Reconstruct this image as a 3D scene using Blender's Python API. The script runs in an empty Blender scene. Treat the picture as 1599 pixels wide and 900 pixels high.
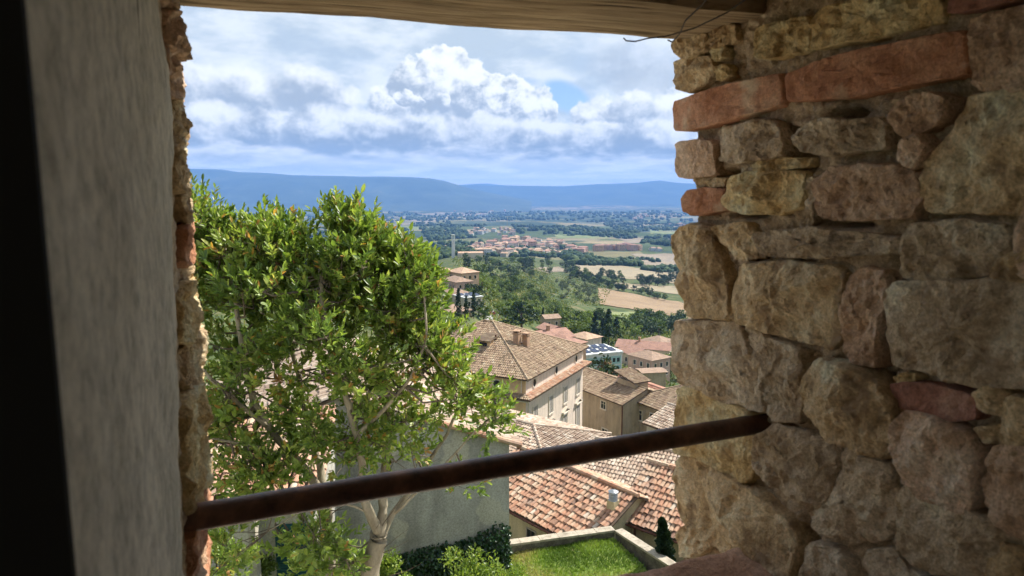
import bpy, bmesh, math, random
import numpy as np
from mathutils import Vector, Matrix, noise as mn

# ------------------------------------------------------------------ camera, sky, sun, exposure
FPX = 1100.0                      # focal length in photo pixels (1599 wide)
TH = math.radians(7.77)           # camera looks down by this much
PHI = math.radians(21.0)          # the window wall is turned by this much to the camera
scene = bpy.context.scene
COL = scene.collection
cam_d = bpy.data.cameras.new('camera'); cam = bpy.data.objects.new('camera', cam_d); COL.objects.link(cam)
cam_d.sensor_width = 36.0; cam_d.lens = 36.0*FPX/1599.0
cam_d.clip_start = 0.02; cam_d.clip_end = 60000.0
cam.location = (0, 0, 0); cam.rotation_euler = (math.radians(90)-TH, 0, 0)
cam_d.dof.use_dof = True; cam_d.dof.focus_distance = 60.0; cam_d.dof.aperture_fstop = 13.0
scene.camera = cam
scene.view_settings.view_transform = 'Standard'; scene.view_settings.look = 'None'
scene.view_settings.exposure = 1.08; scene.view_settings.gamma = 1.0
scene.view_settings.use_curve_mapping = False
cy = scene.cycles
cy.max_bounces = 6; cy.diffuse_bounces = 5; cy.glossy_bounces = 2; cy.transmission_bounces = 4; cy.volume_bounces = 0
cy.transparent_max_bounces = 8; cy.caustics_reflective = False; cy.caustics_refractive = False
cy.use_denoising = True; cy.use_adaptive_sampling = True; cy.adaptive_threshold = 0.03; cy.adaptive_min_samples = 16; cy.sample_clamp_indirect = 6.0
SUN_EL = math.radians(47.0); SUN_AZ = math.radians(55.0)       # azimuth to the right of the view direction
sun_d = bpy.data.lights.new('sun', 'SUN'); sun = bpy.data.objects.new('sun', sun_d); COL.objects.link(sun)
sun_d.energy = 4.6; sun_d.angle = math.radians(1.5); sun_d.color = (1.0, 0.95, 0.87)
sd = Vector((math.sin(SUN_AZ)*math.cos(SUN_EL), math.cos(SUN_AZ)*math.cos(SUN_EL), math.sin(SUN_EL)))
sun.rotation_euler = sd.to_track_quat('Z', 'Y').to_euler()
sun.location = sd*200

def ray(px, py):
    """direction of a photo pixel, scaled so that Y (forward) is 1"""
    xc = (px-799.5)/FPX; yc = (450.0-py)/FPX
    d = Vector((xc, math.cos(TH)+yc*math.sin(TH), -math.sin(TH)+yc*math.cos(TH)))
    return d/d.y
def at(px, py, Y): return ray(px, py)*Y
def at_z(px, py, z): d = ray(px, py); return d*(z/d.z)
def sky_ang(px, py):
    d = ray(px, py); return math.atan2(d.x, d.y), math.atan2(d.z, math.hypot(d.x, d.y))

class Ex:
    """tiny expression builder for shader math nodes"""
    def __init__(s, nt, sock): s.nt = nt; s.s = sock
    def _op(s, op, *o, clamp=False):
        n = s.nt.nodes.new('ShaderNodeMath'); n.operation = op; n.use_clamp = clamp
        for i, v in enumerate((s,)+o):
            if isinstance(v, Ex): s.nt.links.new(v.s, n.inputs[i])
            else: n.inputs[i].default_value = v
        return Ex(s.nt, n.outputs[0])
    def __add__(s, o): return s._op('ADD', o)
    __radd__ = __add__
    def __sub__(s, o): return s._op('SUBTRACT', o)
    def __rsub__(s, o): return (s*-1.0)+o
    def __mul__(s, o): return s._op('MULTIPLY', o)
    __rmul__ = __mul__
    def clamp(s): return s._op('ADD', 0.0, clamp=True)
    def max(s, o): return s._op('MAXIMUM', o)
    def min(s, o): return s._op('MINIMUM', o)
    def sq(s): return s._op('MULTIPLY', s)
    def exp(s): return s._op('EXPONENT')
    def sm(s, a, b, lo=0.0, hi=1.0):
        n = s.nt.nodes.new('ShaderNodeMapRange'); n.interpolation_type = 'SMOOTHSTEP'
        s.nt.links.new(s.s, n.inputs[0]); n.inputs[1].default_value = a; n.inputs[2].default_value = b
        n.inputs[3].default_value = lo; n.inputs[4].default_value = hi
        return Ex(s.nt, n.outputs[0])
def gauss(x, c, w): return ((x-c)*(1.0/w)).sq()*-1.0
def nmix(nt, fac, a, b):
    n = nt.nodes.new('ShaderNodeMix'); n.data_type = 'RGBA'
    for sock, v in ((n.inputs[0], fac), (n.inputs[6], a), (n.inputs[7], b)):
        if isinstance(v, Ex): nt.links.new(v.s, sock)
        elif hasattr(v, 'is_output'): nt.links.new(v, sock)
        elif isinstance(v, (int, float)): sock.default_value = v
        else: sock.default_value = (*v, 1.0)
    return n.outputs[2]

world = bpy.data.worlds.new('World'); scene.world = world; world.use_nodes = True
def build_world():
    nt = world.node_tree; nt.nodes.clear()
    out = nt.nodes.new('ShaderNodeOutputWorld'); bg = nt.nodes.new('ShaderNodeBackground')
    nt.links.new(bg.outputs[0], out.inputs[0]); bg.inputs[1].default_value = 0.1
    sky = nt.nodes.new('ShaderNodeTexSky'); sky.sky_type = 'NISHITA'; sky.sun_disc = False
    sky.sun_elevation = SUN_EL; sky.sun_rotation = SUN_AZ; sky.altitude = 400
    sky.air_density = 1.0; sky.dust_density = 0.6; sky.ozone_density = 2.0
    tc = nt.nodes.new('ShaderNodeTexCoord'); sep = nt.nodes.new('ShaderNodeSeparateXYZ')
    nt.links.new(tc.outputs['Generated'], sep.inputs[0])
    x, y, z = (Ex(nt, sep.outputs[i]) for i in range(3))
    az = x._op('ARCTAN2', y); el = z._op('ARCSINE')
    def vec(sx, sz, off=(0, 0)):
        n = nt.nodes.new('ShaderNodeCombineXYZ')
        nt.links.new((az*sx+off[0]).s, n.inputs[0]); nt.links.new((el*sz+off[1]).s, n.inputs[1])
        return n.outputs[0]
    def noi(v, scale, detail=5, rough=0.55, dist=0.0, kind='FBM', lac=2.0):
        n = nt.nodes.new('ShaderNodeTexNoise'); n.noise_dimensions = '2D'; n.noise_type = kind
        nt.links.new(v, n.inputs['Vector'])
        n.inputs['Scale'].default_value = scale; n.inputs['Detail'].default_value = detail
        n.inputs['Roughness'].default_value = rough; n.inputs['Distortion'].default_value = dist
        n.inputs['Lacunarity'].default_value = lac
        if kind == 'RIDGED_MULTIFRACTAL': n.normalize = False if hasattr(n, 'normalize') else None; n.inputs['Offset'].default_value = 1.0; n.inputs['Gain'].default_value = 1.0
        return Ex(nt, n.outputs[0])
    K = 6.4
    def col(r, g, b): return (r*K, g*K, b*K)
    # clear blue behind, warmed to the photo's blue
    hs = nt.nodes.new('ShaderNodeMix'); hs.data_type = 'RGBA'; hs.blend_type = 'MULTIPLY'; hs.inputs[0].default_value = 1.0
    nt.links.new(sky.outputs[0], hs.inputs[6]); hs.inputs[7].default_value = (0.56, 0.60, 0.70, 1)
    c = hs.outputs[2]
    # high thin veil, streaked along the horizon
    v1 = noi(vec(1, 4.0), 3.2, 3, 0.55); v2 = noi(vec(1, 2.6, (3, 7)), 7.0, 5, 0.58)
    ha, he = sky_ang(884, 152)
    hole = (gauss(az, ha, 0.036)+gauss(el-(az-ha)*-0.28, he, 0.022)).exp()
    ha2, he2 = sky_ang(800, 128)
    hole = hole.max((gauss(az, ha2, 0.075)+gauss(el, he2, 0.011)).exp()*0.45)
    wisp = (gauss(el-(az-ha)*-0.42, he+0.022, 0.0045)+gauss(az, ha, 0.05)).exp()*0.55
    gap = v1.sm(0.55, 0.68)*el.sm(0.26, 0.45)
    veil = (v1*0.7+v2*0.5).sm(0.34, 0.66, 0.84, 0.99)*(1.0-(hole*1.35+(v2-0.5)*0.9*hole).sm(0.35, 0.85))
    veil = (veil*(1.0-gap*0.85)).max(wisp)
    vcol = nmix(nt, v2.sm(0.36, 0.66), col(0.47, 0.55, 0.62), col(0.72, 0.77, 0.80))
    c = nmix(nt, veil, c, vcol)
    # cumulus: heaps of billows, drawn from the farthest to the nearest; the pattern of heaps repeats round the horizon
    per = 2*math.pi/6
    azw = (az+per/2)._op('WRAP', per, 0.0)-per/2
    nd = nt.nodes.new('ShaderNodeTexNoise'); nd.noise_dimensions = '2D'
    nt.links.new(vec(1, 1.15, (0.3, 0.2)), nd.inputs['Vector'])
    for k, v in (('Scale', 24.0), ('Detail', 5.0), ('Roughness', 0.62)): nd.inputs[k].default_value = v
    ns = nt.nodes.new('ShaderNodeSeparateColor'); nt.links.new(nd.outputs['Color'], ns.inputs[0])
    dx, dy = Ex(nt, ns.outputs[0])-0.5, Ex(nt, ns.outputs[1])-0.5
    n3 = Ex(nt, ns.outputs[2])
    no = noi(vec(1, 1.15, (0.3-0.006, 0.2-0.012)), 24.0, 4, 0.62)          # the same field a little further from the sun
    rel = Ex(nt, nd.outputs['Fac'])-no
    fa = noi(vec(1, 1.6, (2.1, 3.0)), 9.0, 4, 0.55)
    PX = 1.0/FPX
    def comb(a, b):
        n = nt.nodes.new('ShaderNodeCombineXYZ'); nt.links.new(a.s, n.inputs[0]); nt.links.new(b.s, n.inputs[1]); return n.outputs[0]
    def vm(op, *a):
        n = nt.nodes.new('ShaderNodeVectorMath'); n.operation = op
        for i, v in enumerate(a):
            if hasattr(v, 'is_output'): nt.links.new(v, n.inputs[i])
            else: n.inputs[i].default_value = v
        return n.outputs['Value' if op == 'DOT_PRODUCT' else 'Vector']
    VU = comb(azw*(1.0/PX)+dx*30.0, el*(1.0/PX)+dy*30.0)                       # crisp billows
    VS = comb(azw*(1.0/PX)+dx*50.0+(fa-0.5)*46, el*(1.0/PX)+dy*40.0)            # softer, more torn ones
    RC, RS = rel*2.0+0.50, rel*0.9+(fa-0.5)*1.3+0.47
    def puff(c, px, py, r, lit, dark, soft=0.10, flat=1.0, lx=0.30, big=False, op=1.0, ly=0.5, lo=0.12):
        a, h = sky_ang(px, py); a /= PX; h /= PX
        q = vm('MULTIPLY_ADD', VS if big else VU, (1/r, flat/r, 0), (-a/r, -h*flat/r, 0))
        d2 = Ex(nt, vm('DOT_PRODUCT', q, q))
        m = d2.sm(1.0, 1.0-soft*2.2, 0.0, op)
        br = Ex(nt, vm('DOT_PRODUCT', q, (lx, ly, 0)))+(RS if big else RC)
        return nmix(nt, m, c, nmix(nt, br.sm(lo, 1.0), dark, lit))
    W1, W2, W3 = col(0.89, 0.91, 0.91), col(0.86, 0.88, 0.89), col(0.62, 0.68, 0.77)
    D1, D2, D3 = col(0.37, 0.43, 0.50), col(0.30, 0.36, 0.43), col(0.31, 0.38, 0.47)
    for px, py, r in ((985, 100, 66), (1075, 118, 70)): c = puff(c, px, py, r, W3, D1, 0.45, 1.1, big=True, op=0.7)
    for px, py, r in ((310, 152, 62), (385, 150, 58), (475, 146, 56), (535, 166, 38)): c = puff(c, px, py, r, W2, D1, 0.30, 1.2, big=True, ly=0.62)
    for px, py, r in ((612, 165, 40), (640, 128, 36), (672, 104, 27), (712, 98, 25), (694, 92, 20), (735, 116, 30), (690, 146, 62), (742, 150, 42)): c = puff(c, px, py, r, W1, D1, 0.15, lo=0.0)
    for px, py, r in ((772, 140, 26), (806, 146, 28), (840, 160, 24), (852, 174, 20), (765, 168, 36), (812, 178, 38)): c = puff(c, px, py, r, W1, D1, 0.15, lx=0.42)
    for px, py, r in ((634, 159, 16), (650, 163, 13), (690, 160, 16)): c = puff(c, px, py, r, W1, D1, 0.16)
    for px, py, r in ((935, 186, 40), (985, 178, 44), (1055, 190, 60)): c = puff(c, px, py, r, W1, D1, 0.20, 1.15, big=True, ly=0.6)
    for px, py, r in ((330, 204, 66), (415, 208, 60), (500, 206, 66), (586, 206, 56)): c = puff(c, px, py, r, W2, D2, 0.26, 1.5, big=True, ly=0.65)
    for px, py, r in ((665, 218, 66), (760, 216, 70), (850, 218, 60), (930, 222, 56), (1020, 224, 70)): c = puff(c, px, py, r, W2, D2, 0.22, 1.6, big=True, ly=0.65)
    # low grey shelf
    fc = noi(vec(1, 3.4, (7.3, 5.2)), 11.0, 5, 0.58); fo = noi(vec(1, 3.4, (7.3, 5.2-0.03)), 11.0, 3, 0.58)
    top3 = (fa-0.5)*0.05+0.066
    t = top3-el+(fc-0.5)*0.055
    br = 0.75-t*14.0+(fc-fo)*2.2
    c = nmix(nt, t.sm(0.0, 0.020), c, nmix(nt, br.sm(-0.1, 1.0), D3, W2))
    # streaks under the shelf and the bright rim along the horizon
    st2 = noi(vec(1, 8.0, (1, 2)), 10.0, 5, 0.60)
    low = (el+(st2-0.5)*0.02).sm(0.026, 0.050, 1.0, 0.0)
    lc = nmix(nt, st2.sm(0.40, 0.68), col(0.78, 0.82, 0.82), col(1.55, 1.52, 1.40))
    c = nmix(nt, low*0.85, c, lc)
    rim = (el+(st2-0.5)*0.03).sm(0.012, 0.028, 1.0, 0.0)
    c = nmix(nt, rim*(st2+0.15).sm(0.35, 0.75, 0.55, 1.0), c, col(2.5, 2.3, 1.95))
    c = nmix(nt, el.sm(-0.03, 0.0, 1.0, 0.0), c, col(0.40, 0.46, 0.52))
    nt.links.new(c, bg.inputs[0])
    world.cycles.sampling_method = 'MANUAL'; world.cycles.sample_map_resolution = 1024
build_world()

# ------------------------------------------------------------------ helpers: meshes, things, materials
def link(o, parent=None):
    COL.objects.link(o)
    if parent is not None: o.parent = parent
    return o
def mesh(name, verts, faces, mats=(), idx=None, smooth=False, rnd=None):
    me = bpy.data.meshes.new(name)
    V = np.asarray(verts, dtype=np.float32).reshape(-1, 3)
    if isinstance(faces, np.ndarray):
        n, k = faces.shape
        me.vertices.add(len(V)); me.vertices.foreach_set('co', V.ravel())
        me.loops.add(n*k); me.loops.foreach_set('vertex_index', faces.astype(np.int32).ravel())
        me.polygons.add(n); me.polygons.foreach_set('loop_start', np.arange(0, n*k, k, dtype=np.int32))
        me.update(calc_edges=True); me.validate()
    else:
        me.from_pydata(V.tolist(), [], faces); me.update()
    for m in mats: me.materials.append(m)
    if idx is not None: me.polygons.foreach_set('material_index', np.asarray(idx, dtype=np.int32))
    if smooth: me.polygons.foreach_set('use_smooth', np.ones(len(me.polygons), dtype=bool))
    if rnd is not None:
        a = me.attributes.new('rnd', 'FLOAT', 'FACE'); a.data.foreach_set('value', np.asarray(rnd, dtype=np.float32))
    return me
def obj(name, me, parent=None): return link(bpy.data.objects.new(name, me), parent)
def tag(o, label=None, cat=None, group=None, kind=None):
    for k, v in (('label', label), ('category', cat), ('group', group), ('kind', kind)):
        if v: o[k] = v
    return o
def thing(name, label, cat, loc=(0, 0, 0), rz=0.0, group=None):
    o = link(bpy.data.objects.new(name, None)); o.location = loc; o.rotation_euler = (0, 0, rz); o.empty_display_size = 0.2
    return tag(o, label, cat, group)
def copy_thing(src, loc, rz=0.0, sc=1.0, label=None):
    def rec(o, p):
        c = o.copy(); link(c)
        if p is not None: c.parent = p; c.matrix_parent_inverse = o.matrix_parent_inverse
        for ch in o.children: rec(ch, c)
        return c
    c = rec(src, None); c.location = loc; c.rotation_euler = (0, 0, rz); c.scale = (sc, sc, sc) if not hasattr(sc, '__len__') else sc
    if label: c['label'] = label
    return c
class MB:
    """collects boxes, prisms and tubes into one mesh"""
    def __init__(s): s.v = []; s.f = []; s.i = []; s.m = 0
    def box(s, a, b):
        n = len(s.v); x0, y0, z0 = a; x1, y1, z1 = b
        s.v += [(x0, y0, z0), (x1, y0, z0), (x1, y1, z0), (x0, y1, z0), (x0, y0, z1), (x1, y0, z1), (x1, y1, z1), (x0, y1, z1)]
        F = [(0, 3, 2, 1), (4, 5, 6, 7), (0, 1, 5, 4), (1, 2, 6, 5), (2, 3, 7, 6), (3, 0, 4, 7)]
        s.f += [tuple(n+k for k in q) for q in F]; s.i += [s.m]*6; return s
    def poly(s, pts):
        n = len(s.v); s.v += [tuple(p) for p in pts]; s.f.append(tuple(range(n, n+len(pts)))); s.i.append(s.m); return s
    def slab(s, pts, off):
        """a flat polygon given a thickness along off"""
        n = len(s.v); k = len(pts); o = Vector(off)
        s.v += [tuple(p) for p in pts]+[tuple(Vector(p)+o) for p in pts]
        s.f.append(tuple(range(n, n+k))); s.f.append(tuple(range(n+2*k-1, n+k-1, -1))); s.i += [s.m]*2
        for j in range(k):
            s.f.append((n+j, n+k+j, n+k+(j+1) % k, n+(j+1) % k)); s.i.append(s.m)
        return s
    def tube(s, pts, rad, seg=8, cap=True):
        P = [Vector(p) for p in pts]; n0 = len(s.v)
        R = rad if hasattr(rad, '__len__') else [rad]*len(P)
        up = Vector((0.13, 0.21, 0.97))
        for j, p in enumerate(P):
            d = (P[min(j+1, len(P)-1)]-P[max(j-1, 0)]).normalized()
            a = d.cross(up)
            if a.length < 1e-3: a = d.cross(Vector((1, 0, 0)))
            a.normalize(); b = d.cross(a)
            for q in range(seg):
                t = 2*math.pi*q/seg; s.v.append(tuple(p+(a*math.cos(t)+b*math.sin(t))*R[j]))
        for j in range(len(P)-1):
            for q in range(seg):
                a0 = n0+j*seg+q; a1 = n0+j*seg+(q+1) % seg
                s.f.append((a0, a1, a1+seg, a0+seg)); s.i.append(s.m)
        if cap:
            s.f.append(tuple(n0+q for q in range(seg-1, -1, -1))); s.f.append(tuple(n0+(len(P)-1)*seg+q for q in range(seg))); s.i += [s.m]*2
        return s
    def build(s, name, mats, parent=None, smooth=False):
        if not isinstance(mats, (list, tuple)): mats = [mats]
        return obj(name, mesh(name, s.v, s.f, mats, s.i, smooth), parent)

def ramp(nt, fac, stops):
    n = nt.nodes.new('ShaderNodeValToRGB'); e = n.color_ramp.elements
    while len(e) < len(stops): e.new(0.5)
    for k, (p, c) in zip(e, stops): k.position = p; k.color = (*c, 1)
    nt.links.new(fac, n.inputs[0]); return n.outputs[0]
def material(name, build, rough=0.85, spec=0.3):
    m = bpy.data.materials.new(name); m.use_nodes = True; nt = m.node_tree
    b = nt.nodes['Principled BSDF']; b.inputs['Roughness'].default_value = rough; b.inputs['Specular IOR Level'].default_value = spec
    build(nt, b, nt.links.new); return m
def tnoise(nt, scale, detail=4, rough=0.55, sc=(1, 1, 1), off=None, coord='Object', dist=0.0):
    key = '_tc'; tc = nt.nodes.get(key) or nt.nodes.new('ShaderNodeTexCoord'); tc.name = key
    mp = nt.nodes.new('ShaderNodeMapping'); nt.links.new(tc.outputs[coord], mp.inputs[0]); mp.inputs['Scale'].default_value = sc
    if off is not None: nt.links.new(off, mp.inputs['Location'])
    n = nt.nodes.new('ShaderNodeTexNoise'); nt.links.new(mp.outputs[0], n.inputs['Vector'])
    for k, v in (('Scale', scale), ('Detail', detail), ('Roughness', rough), ('Distortion', dist)): n.inputs[k].default_value = v
    return n.outputs[0]
def objrand(nt):
    n = nt.nodes.new('ShaderNodeObjectInfo'); return n.outputs['Random']
def mult(nt, a, b, fac=1.0, mode='MULTIPLY'):
    n = nt.nodes.new('ShaderNodeMix'); n.data_type = 'RGBA'; n.blend_type = mode
    if hasattr(fac, 'is_output'): nt.links.new(fac, n.inputs[0])
    else: n.inputs[0].default_value = fac
    for s, v in ((n.inputs[6], a), (n.inputs[7], b)):
        if hasattr(v, 'is_output'): nt.links.new(v, s)
        else: s.default_value = (*v, 1)
    return n.outputs[2]
def bump(nt, b, h, strength, dist):
    n = nt.nodes.new('ShaderNodeBump'); n.inputs['Strength'].default_value = strength; n.inputs['Distance'].default_value = dist
    nt.links.new(h, n.inputs['Height']); nt.links.new(n.outputs[0], b.inputs['Normal'])
def sh(c, k): return tuple(min(1.0, v*k) for v in c)

def m_rough(name, stops, scale=6.0, bscale=60.0, bstr=0.5, bdist=0.01, rough=0.9, sc=(1, 1, 1), var=0.0, spots=None, spec=0.25, fine=0.35, detail=6):
    """weathered surface: mottled colour from large noise, fine speckle, relief"""
    def f(nt, b, L):
        off = None
        if var:
            r = objrand(nt); mm = nt.nodes.new('ShaderNodeMath'); mm.operation = 'MULTIPLY'; L(r, mm.inputs[0]); mm.inputs[1].default_value = 31.7; off = mm.outputs[0]
        c = ramp(nt, tnoise(nt, scale, detail, 0.6, sc, off), stops)
        fi = tnoise(nt, bscale, 5, 0.65, sc)
        if bscale >= 100: c = mult(nt, c, ramp(nt, tnoise(nt, bscale*2.6, 3, 0.6), [(0.32, (0.80,)*3), (0.62, (1.25,)*3)]))
        c = mult(nt, c, ramp(nt, fi, [(0.25, (1-fine,)*3), (0.75, (1+0*fine,)*3)]))
        if spots:
            c = mult(nt, c, spots[1], ramp(nt, tnoise(nt, spots[0], 5, 0.6), [(0.56, (0, 0, 0)), (0.66, (1, 1, 1))]), 'MIX')
        if var:
            c = mult(nt, c, ramp(nt, r, [(0.0, (1-var,)*3), (1.0, (1, 1, 1))]))
        L(c, b.inputs['Base Color'])
        if bstr: bump(nt, b, fi, bstr, bdist)
    return material(name, f, rough, spec)
def m_tile(name, stops, rough=0.85, moss=None):
    """roof tiles: one tone per tile from the face value, lichen over the whole roof"""
    def f(nt, b, L):
        a = nt.nodes.new('ShaderNodeAttribute'); a.attribute_name = 'rnd'
        c = ramp(nt, a.outputs['Fac'], stops)
        c = mult(nt, c, ramp(nt, tnoise(nt, 9.0, 5, 0.65), [(0.25, (0.62,)*3), (0.7, (1.0,)*3)]))
        if moss: c = mult(nt, c, moss, ramp(nt, tnoise(nt, 0.9, 6, 0.7), [(0.50, (0, 0, 0)), (0.72, (0.65,)*3)]), 'MIX')
        L(c, b.inputs['Base Color'])
    return material(name, f, rough, 0.2)
def m_leaf(name, stops, trans=0.35, rough=0.45, spec=0.4, var=0.25):
    def f(nt, b, L):
        a = nt.nodes.new('ShaderNodeAttribute'); a.attribute_name = 'rnd'
        c = ramp(nt, a.outputs['Fac'], stops)
        if var: c = mult(nt, c, ramp(nt, objrand(nt), [(0.0, (1-var, 1-var, 1-var)), (1.0, (1.0, 1.0, 0.95))]))
        L(c, b.inputs['Base Color'])
        if trans:
            t = nt.nodes.new('ShaderNodeBsdfTranslucent'); L(mult(nt, c, (1.25, 1.3, 0.7)), t.inputs[0])
            mx = nt.nodes.new('ShaderNodeMixShader'); mx.inputs[0].default_value = trans
            L(b.outputs[0], mx.inputs[1]); L(t.outputs[0], mx.inputs[2]); L(mx.outputs[0], nt.nodes['Material Output'].inputs[0])
    return material(name, f, rough, spec)
def m_flat(name, c, rough=0.6, metal=0.0, var=0.0, spec=0.3, ns=8.0):
    def f(nt, b, L):
        k = mult(nt, c, ramp(nt, tnoise(nt, ns, 4), [(0.3, (0.82,)*3), (0.7, (1.0,)*3)]))
        if var: k = mult(nt, k, ramp(nt, objrand(nt), [(0, (1-var,)*3), (1, (1,)*3)]))
        L(k, b.inputs['Base Color']); b.inputs['Metallic'].default_value = metal
    return material(name, f, rough, spec)

M = {}
# near wall
M['stone_tan'] = m_rough('stone_tan', [(0.28, (0.320, 0.188, 0.091)), (0.42, (0.664, 0.464, 0.247)), (0.55, (0.861, 0.652, 0.392)), (0.70, (0.920, 0.865, 0.613))], 13, 120, 1.0, 0.010, var=0.12, spots=(17, (0.369, 0.251, 0.144)), fine=0.40, detail=8)
M['stone_yellow'] = m_rough('stone_yellow', [(0.28, (0.443, 0.264, 0.091)), (0.45, (0.812, 0.578, 0.275)), (0.6, (0.920, 0.791, 0.470)), (0.75, (0.920, 0.900, 0.653))], 13, 130, 1.0, 0.010, var=0.12, spots=(19, (0.467, 0.301, 0.131)), fine=0.40, detail=8)
M['stone_grey'] = m_rough('stone_grey', [(0.28, (0.295, 0.201, 0.117)), (0.42, (0.590, 0.439, 0.280)), (0.56, (0.787, 0.628, 0.437)), (0.72, (0.920, 0.853, 0.653))], 13, 125, 1.0, 0.010, var=0.12, spots=(16, (0.332, 0.226, 0.131)), fine=0.40, detail=8)
M['stone_pink'] = m_rough('stone_pink', [(0.28, (0.369, 0.213, 0.131)), (0.45, (0.689, 0.452, 0.287)), (0.6, (0.861, 0.628, 0.443)), (0.75, (0.920, 0.791, 0.613))], 13, 125, 1.0, 0.009, var=0.12, fine=0.40, detail=8)
M['brick_red'] = m_rough('brick_red', [(0.22, (0.30, 0.125, 0.065)), (0.42, (0.50, 0.225, 0.12)), (0.58, (0.60, 0.32, 0.19)), (0.72, (0.66, 0.47, 0.31))], 13, 150, 0.7, 0.006, var=0.12, spots=(9, (0.60, 0.46, 0.31)), fine=0.42, detail=8)
M['brick_dark'] = m_rough('brick_dark', [(0.25, (0.232, 0.099, 0.064)), (0.55, (0.394, 0.186, 0.128)), (0.8, (0.557, 0.348, 0.244))], 14, 150, 0.6, 0.005, var=0.1, fine=0.4)
M['mortar'] = m_rough('mortar', [(0.25, (0.34, 0.24, 0.14)), (0.5, (0.60, 0.45, 0.29)), (0.75, (0.76, 0.61, 0.43))], 22, 170, 0.9, 0.008, fine=0.42)
def _plaster(nt, b, L):
    c = ramp(nt, tnoise(nt, 7, 8, 0.66, (1, 1, 0.6)), [(0.25, (0.38, 0.335, 0.25)), (0.5, (0.60, 0.54, 0.425)), (0.75, (0.76, 0.69, 0.56))])
    c = mult(nt, c, ramp(nt, tnoise(nt, 55, 6, 0.72), [(0.30, (0.55,)*3), (0.6, (1.08,)*3)]))
    c = mult(nt, c, (0.12, 0.10, 0.08), ramp(nt, tnoise(nt, 26, 3, 0.5, (1, 1, 0.45)), [(0.69, (0, 0, 0)), (0.74, (0.9,)*3)]), 'MIX')
    L(c, b.inputs['Base Color']); bump(nt, b, tnoise(nt, 60, 6, 0.7), 0.5, 0.006)
M['plaster'] = material('plaster', _plaster, 0.95, 0.15)
def _wood(nt, b, L):
    g = tnoise(nt, 5, 7, 0.65, (1.2, 26, 10), dist=0.4)
    c = ramp(nt, g, [(0.30, (0.055, 0.04, 0.024)), (0.42, (0.24, 0.17, 0.10)), (0.58, (0.37, 0.275, 0.17)), (0.8, (0.50, 0.39, 0.26))])
    c = mult(nt, c, ramp(nt, tnoise(nt, 3.5, 5, 0.6), [(0.3, (0.62,)*3), (0.65, (1,)*3)]))
    L(c, b.inputs['Base Color']); bump(nt, b, g, 0.6, 0.006)
M['wood'] = material('wood', _wood, 0.85, 0.2)
M['core'] = m_rough('core', [(0.3, (0.20, 0.16, 0.12)), (0.7, (0.36, 0.30, 0.23))], 5, 40, 0.6, 0.02)
M['shade_black'] = m_flat('shade_black', (0.018, 0.016, 0.013), 0.9, spec=0.1)  # near-black colour standing in for shade on the inner wall face
M['room'] = m_rough('room', [(0.3, (0.42, 0.37, 0.30)), (0.7, (0.56, 0.51, 0.43))], 3, 30, 0.3, 0.01)
def _bar(nt, b, L):
    c = ramp(nt, tnoise(nt, 30, 6, 0.65), [(0.35, (0.05, 0.028, 0.02)), (0.52, (0.12, 0.062, 0.042)), (0.7, (0.24, 0.115, 0.065))])
    L(c, b.inputs['Base Color']); b.inputs['Metallic'].default_value = 0.25; bump(nt, b, tnoise(nt, 160, 4), 0.25, 0.002)
M['bar'] = material('bar', _bar, 0.42, 0.5)
M['sill'] = m_rough('sill', [(0.25, (0.30, 0.16, 0.10)), (0.5, (0.56, 0.33, 0.22)), (0.75, (0.68, 0.46, 0.33))], 9, 120, 0.8, 0.008, fine=0.45)
M['wire'] = m_flat('wire', (0.05, 0.035, 0.03), 0.6, 0.5)

# ------------------------------------------------------------------ the near wall with its window opening (local axes: u along the wall, w outwards, z up)
WO, WI, UR, UL = 1.05, 0.295, 0.713, -0.066
CP, SP = math.cos(PHI), math.sin(PHI)
def wray(px, py):
    d = ray(px, py); return Vector((d.x*CP+d.y*SP, -d.x*SP+d.y*CP, d.z))
def on_u(px, py, u): r = wray(px, py); return r*(u/r.x)
def on_w(px, py, w): r = wray(px, py); return r*(w/r.y)
wall = thing('stone_wall', 'old thick rubble stone wall with an unglazed window opening, seen from inside', 'wall', (0, 0, 0), PHI); wall['kind'] = 'thing'
rs = random.Random(7)
def chaikin(P, n):
    for k in range(n):
        Q = []; c = 0.10 if k == 0 else 0.2
        for i in range(len(P)):
            a, b = P[i], P[(i+1) % len(P)]
            Q += [(a[0]*(1-c)+b[0]*c, a[1]*(1-c)+b[1]*c), (a[0]*c+b[0]*(1-c), a[1]*c+b[1]*(1-c))]
        P = Q
    return P
def resample(P, m):
    P = P+[P[0]]; d = [0]
    for a, b in zip(P, P[1:]): d.append(d[-1]+math.hypot(a[0]-b[0], a[1]-b[1]))
    out = []; j = 0
    for i in range(m):
        t = d[-1]*i/m
        while d[j+1] < t: j += 1
        k = (t-d[j])/max(1e-9, d[j+1]-d[j]); out.append((P[j][0]+(P[j+1][0]-P[j][0])*k, P[j][1]+(P[j+1][1]-P[j][1])*k))
    return out
RINGS = [(1.0, -1.0), (1.0, -0.28), (0.998, -0.13), (0.992, -0.055), (0.980, -0.018), (0.962, 0.0)]+[(k, 0) for k in (0.93, 0.89, 0.84, 0.785, 0.725, 0.66, 0.59, 0.515, 0.435, 0.35, 0.26, 0.165, 0.07)]
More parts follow.
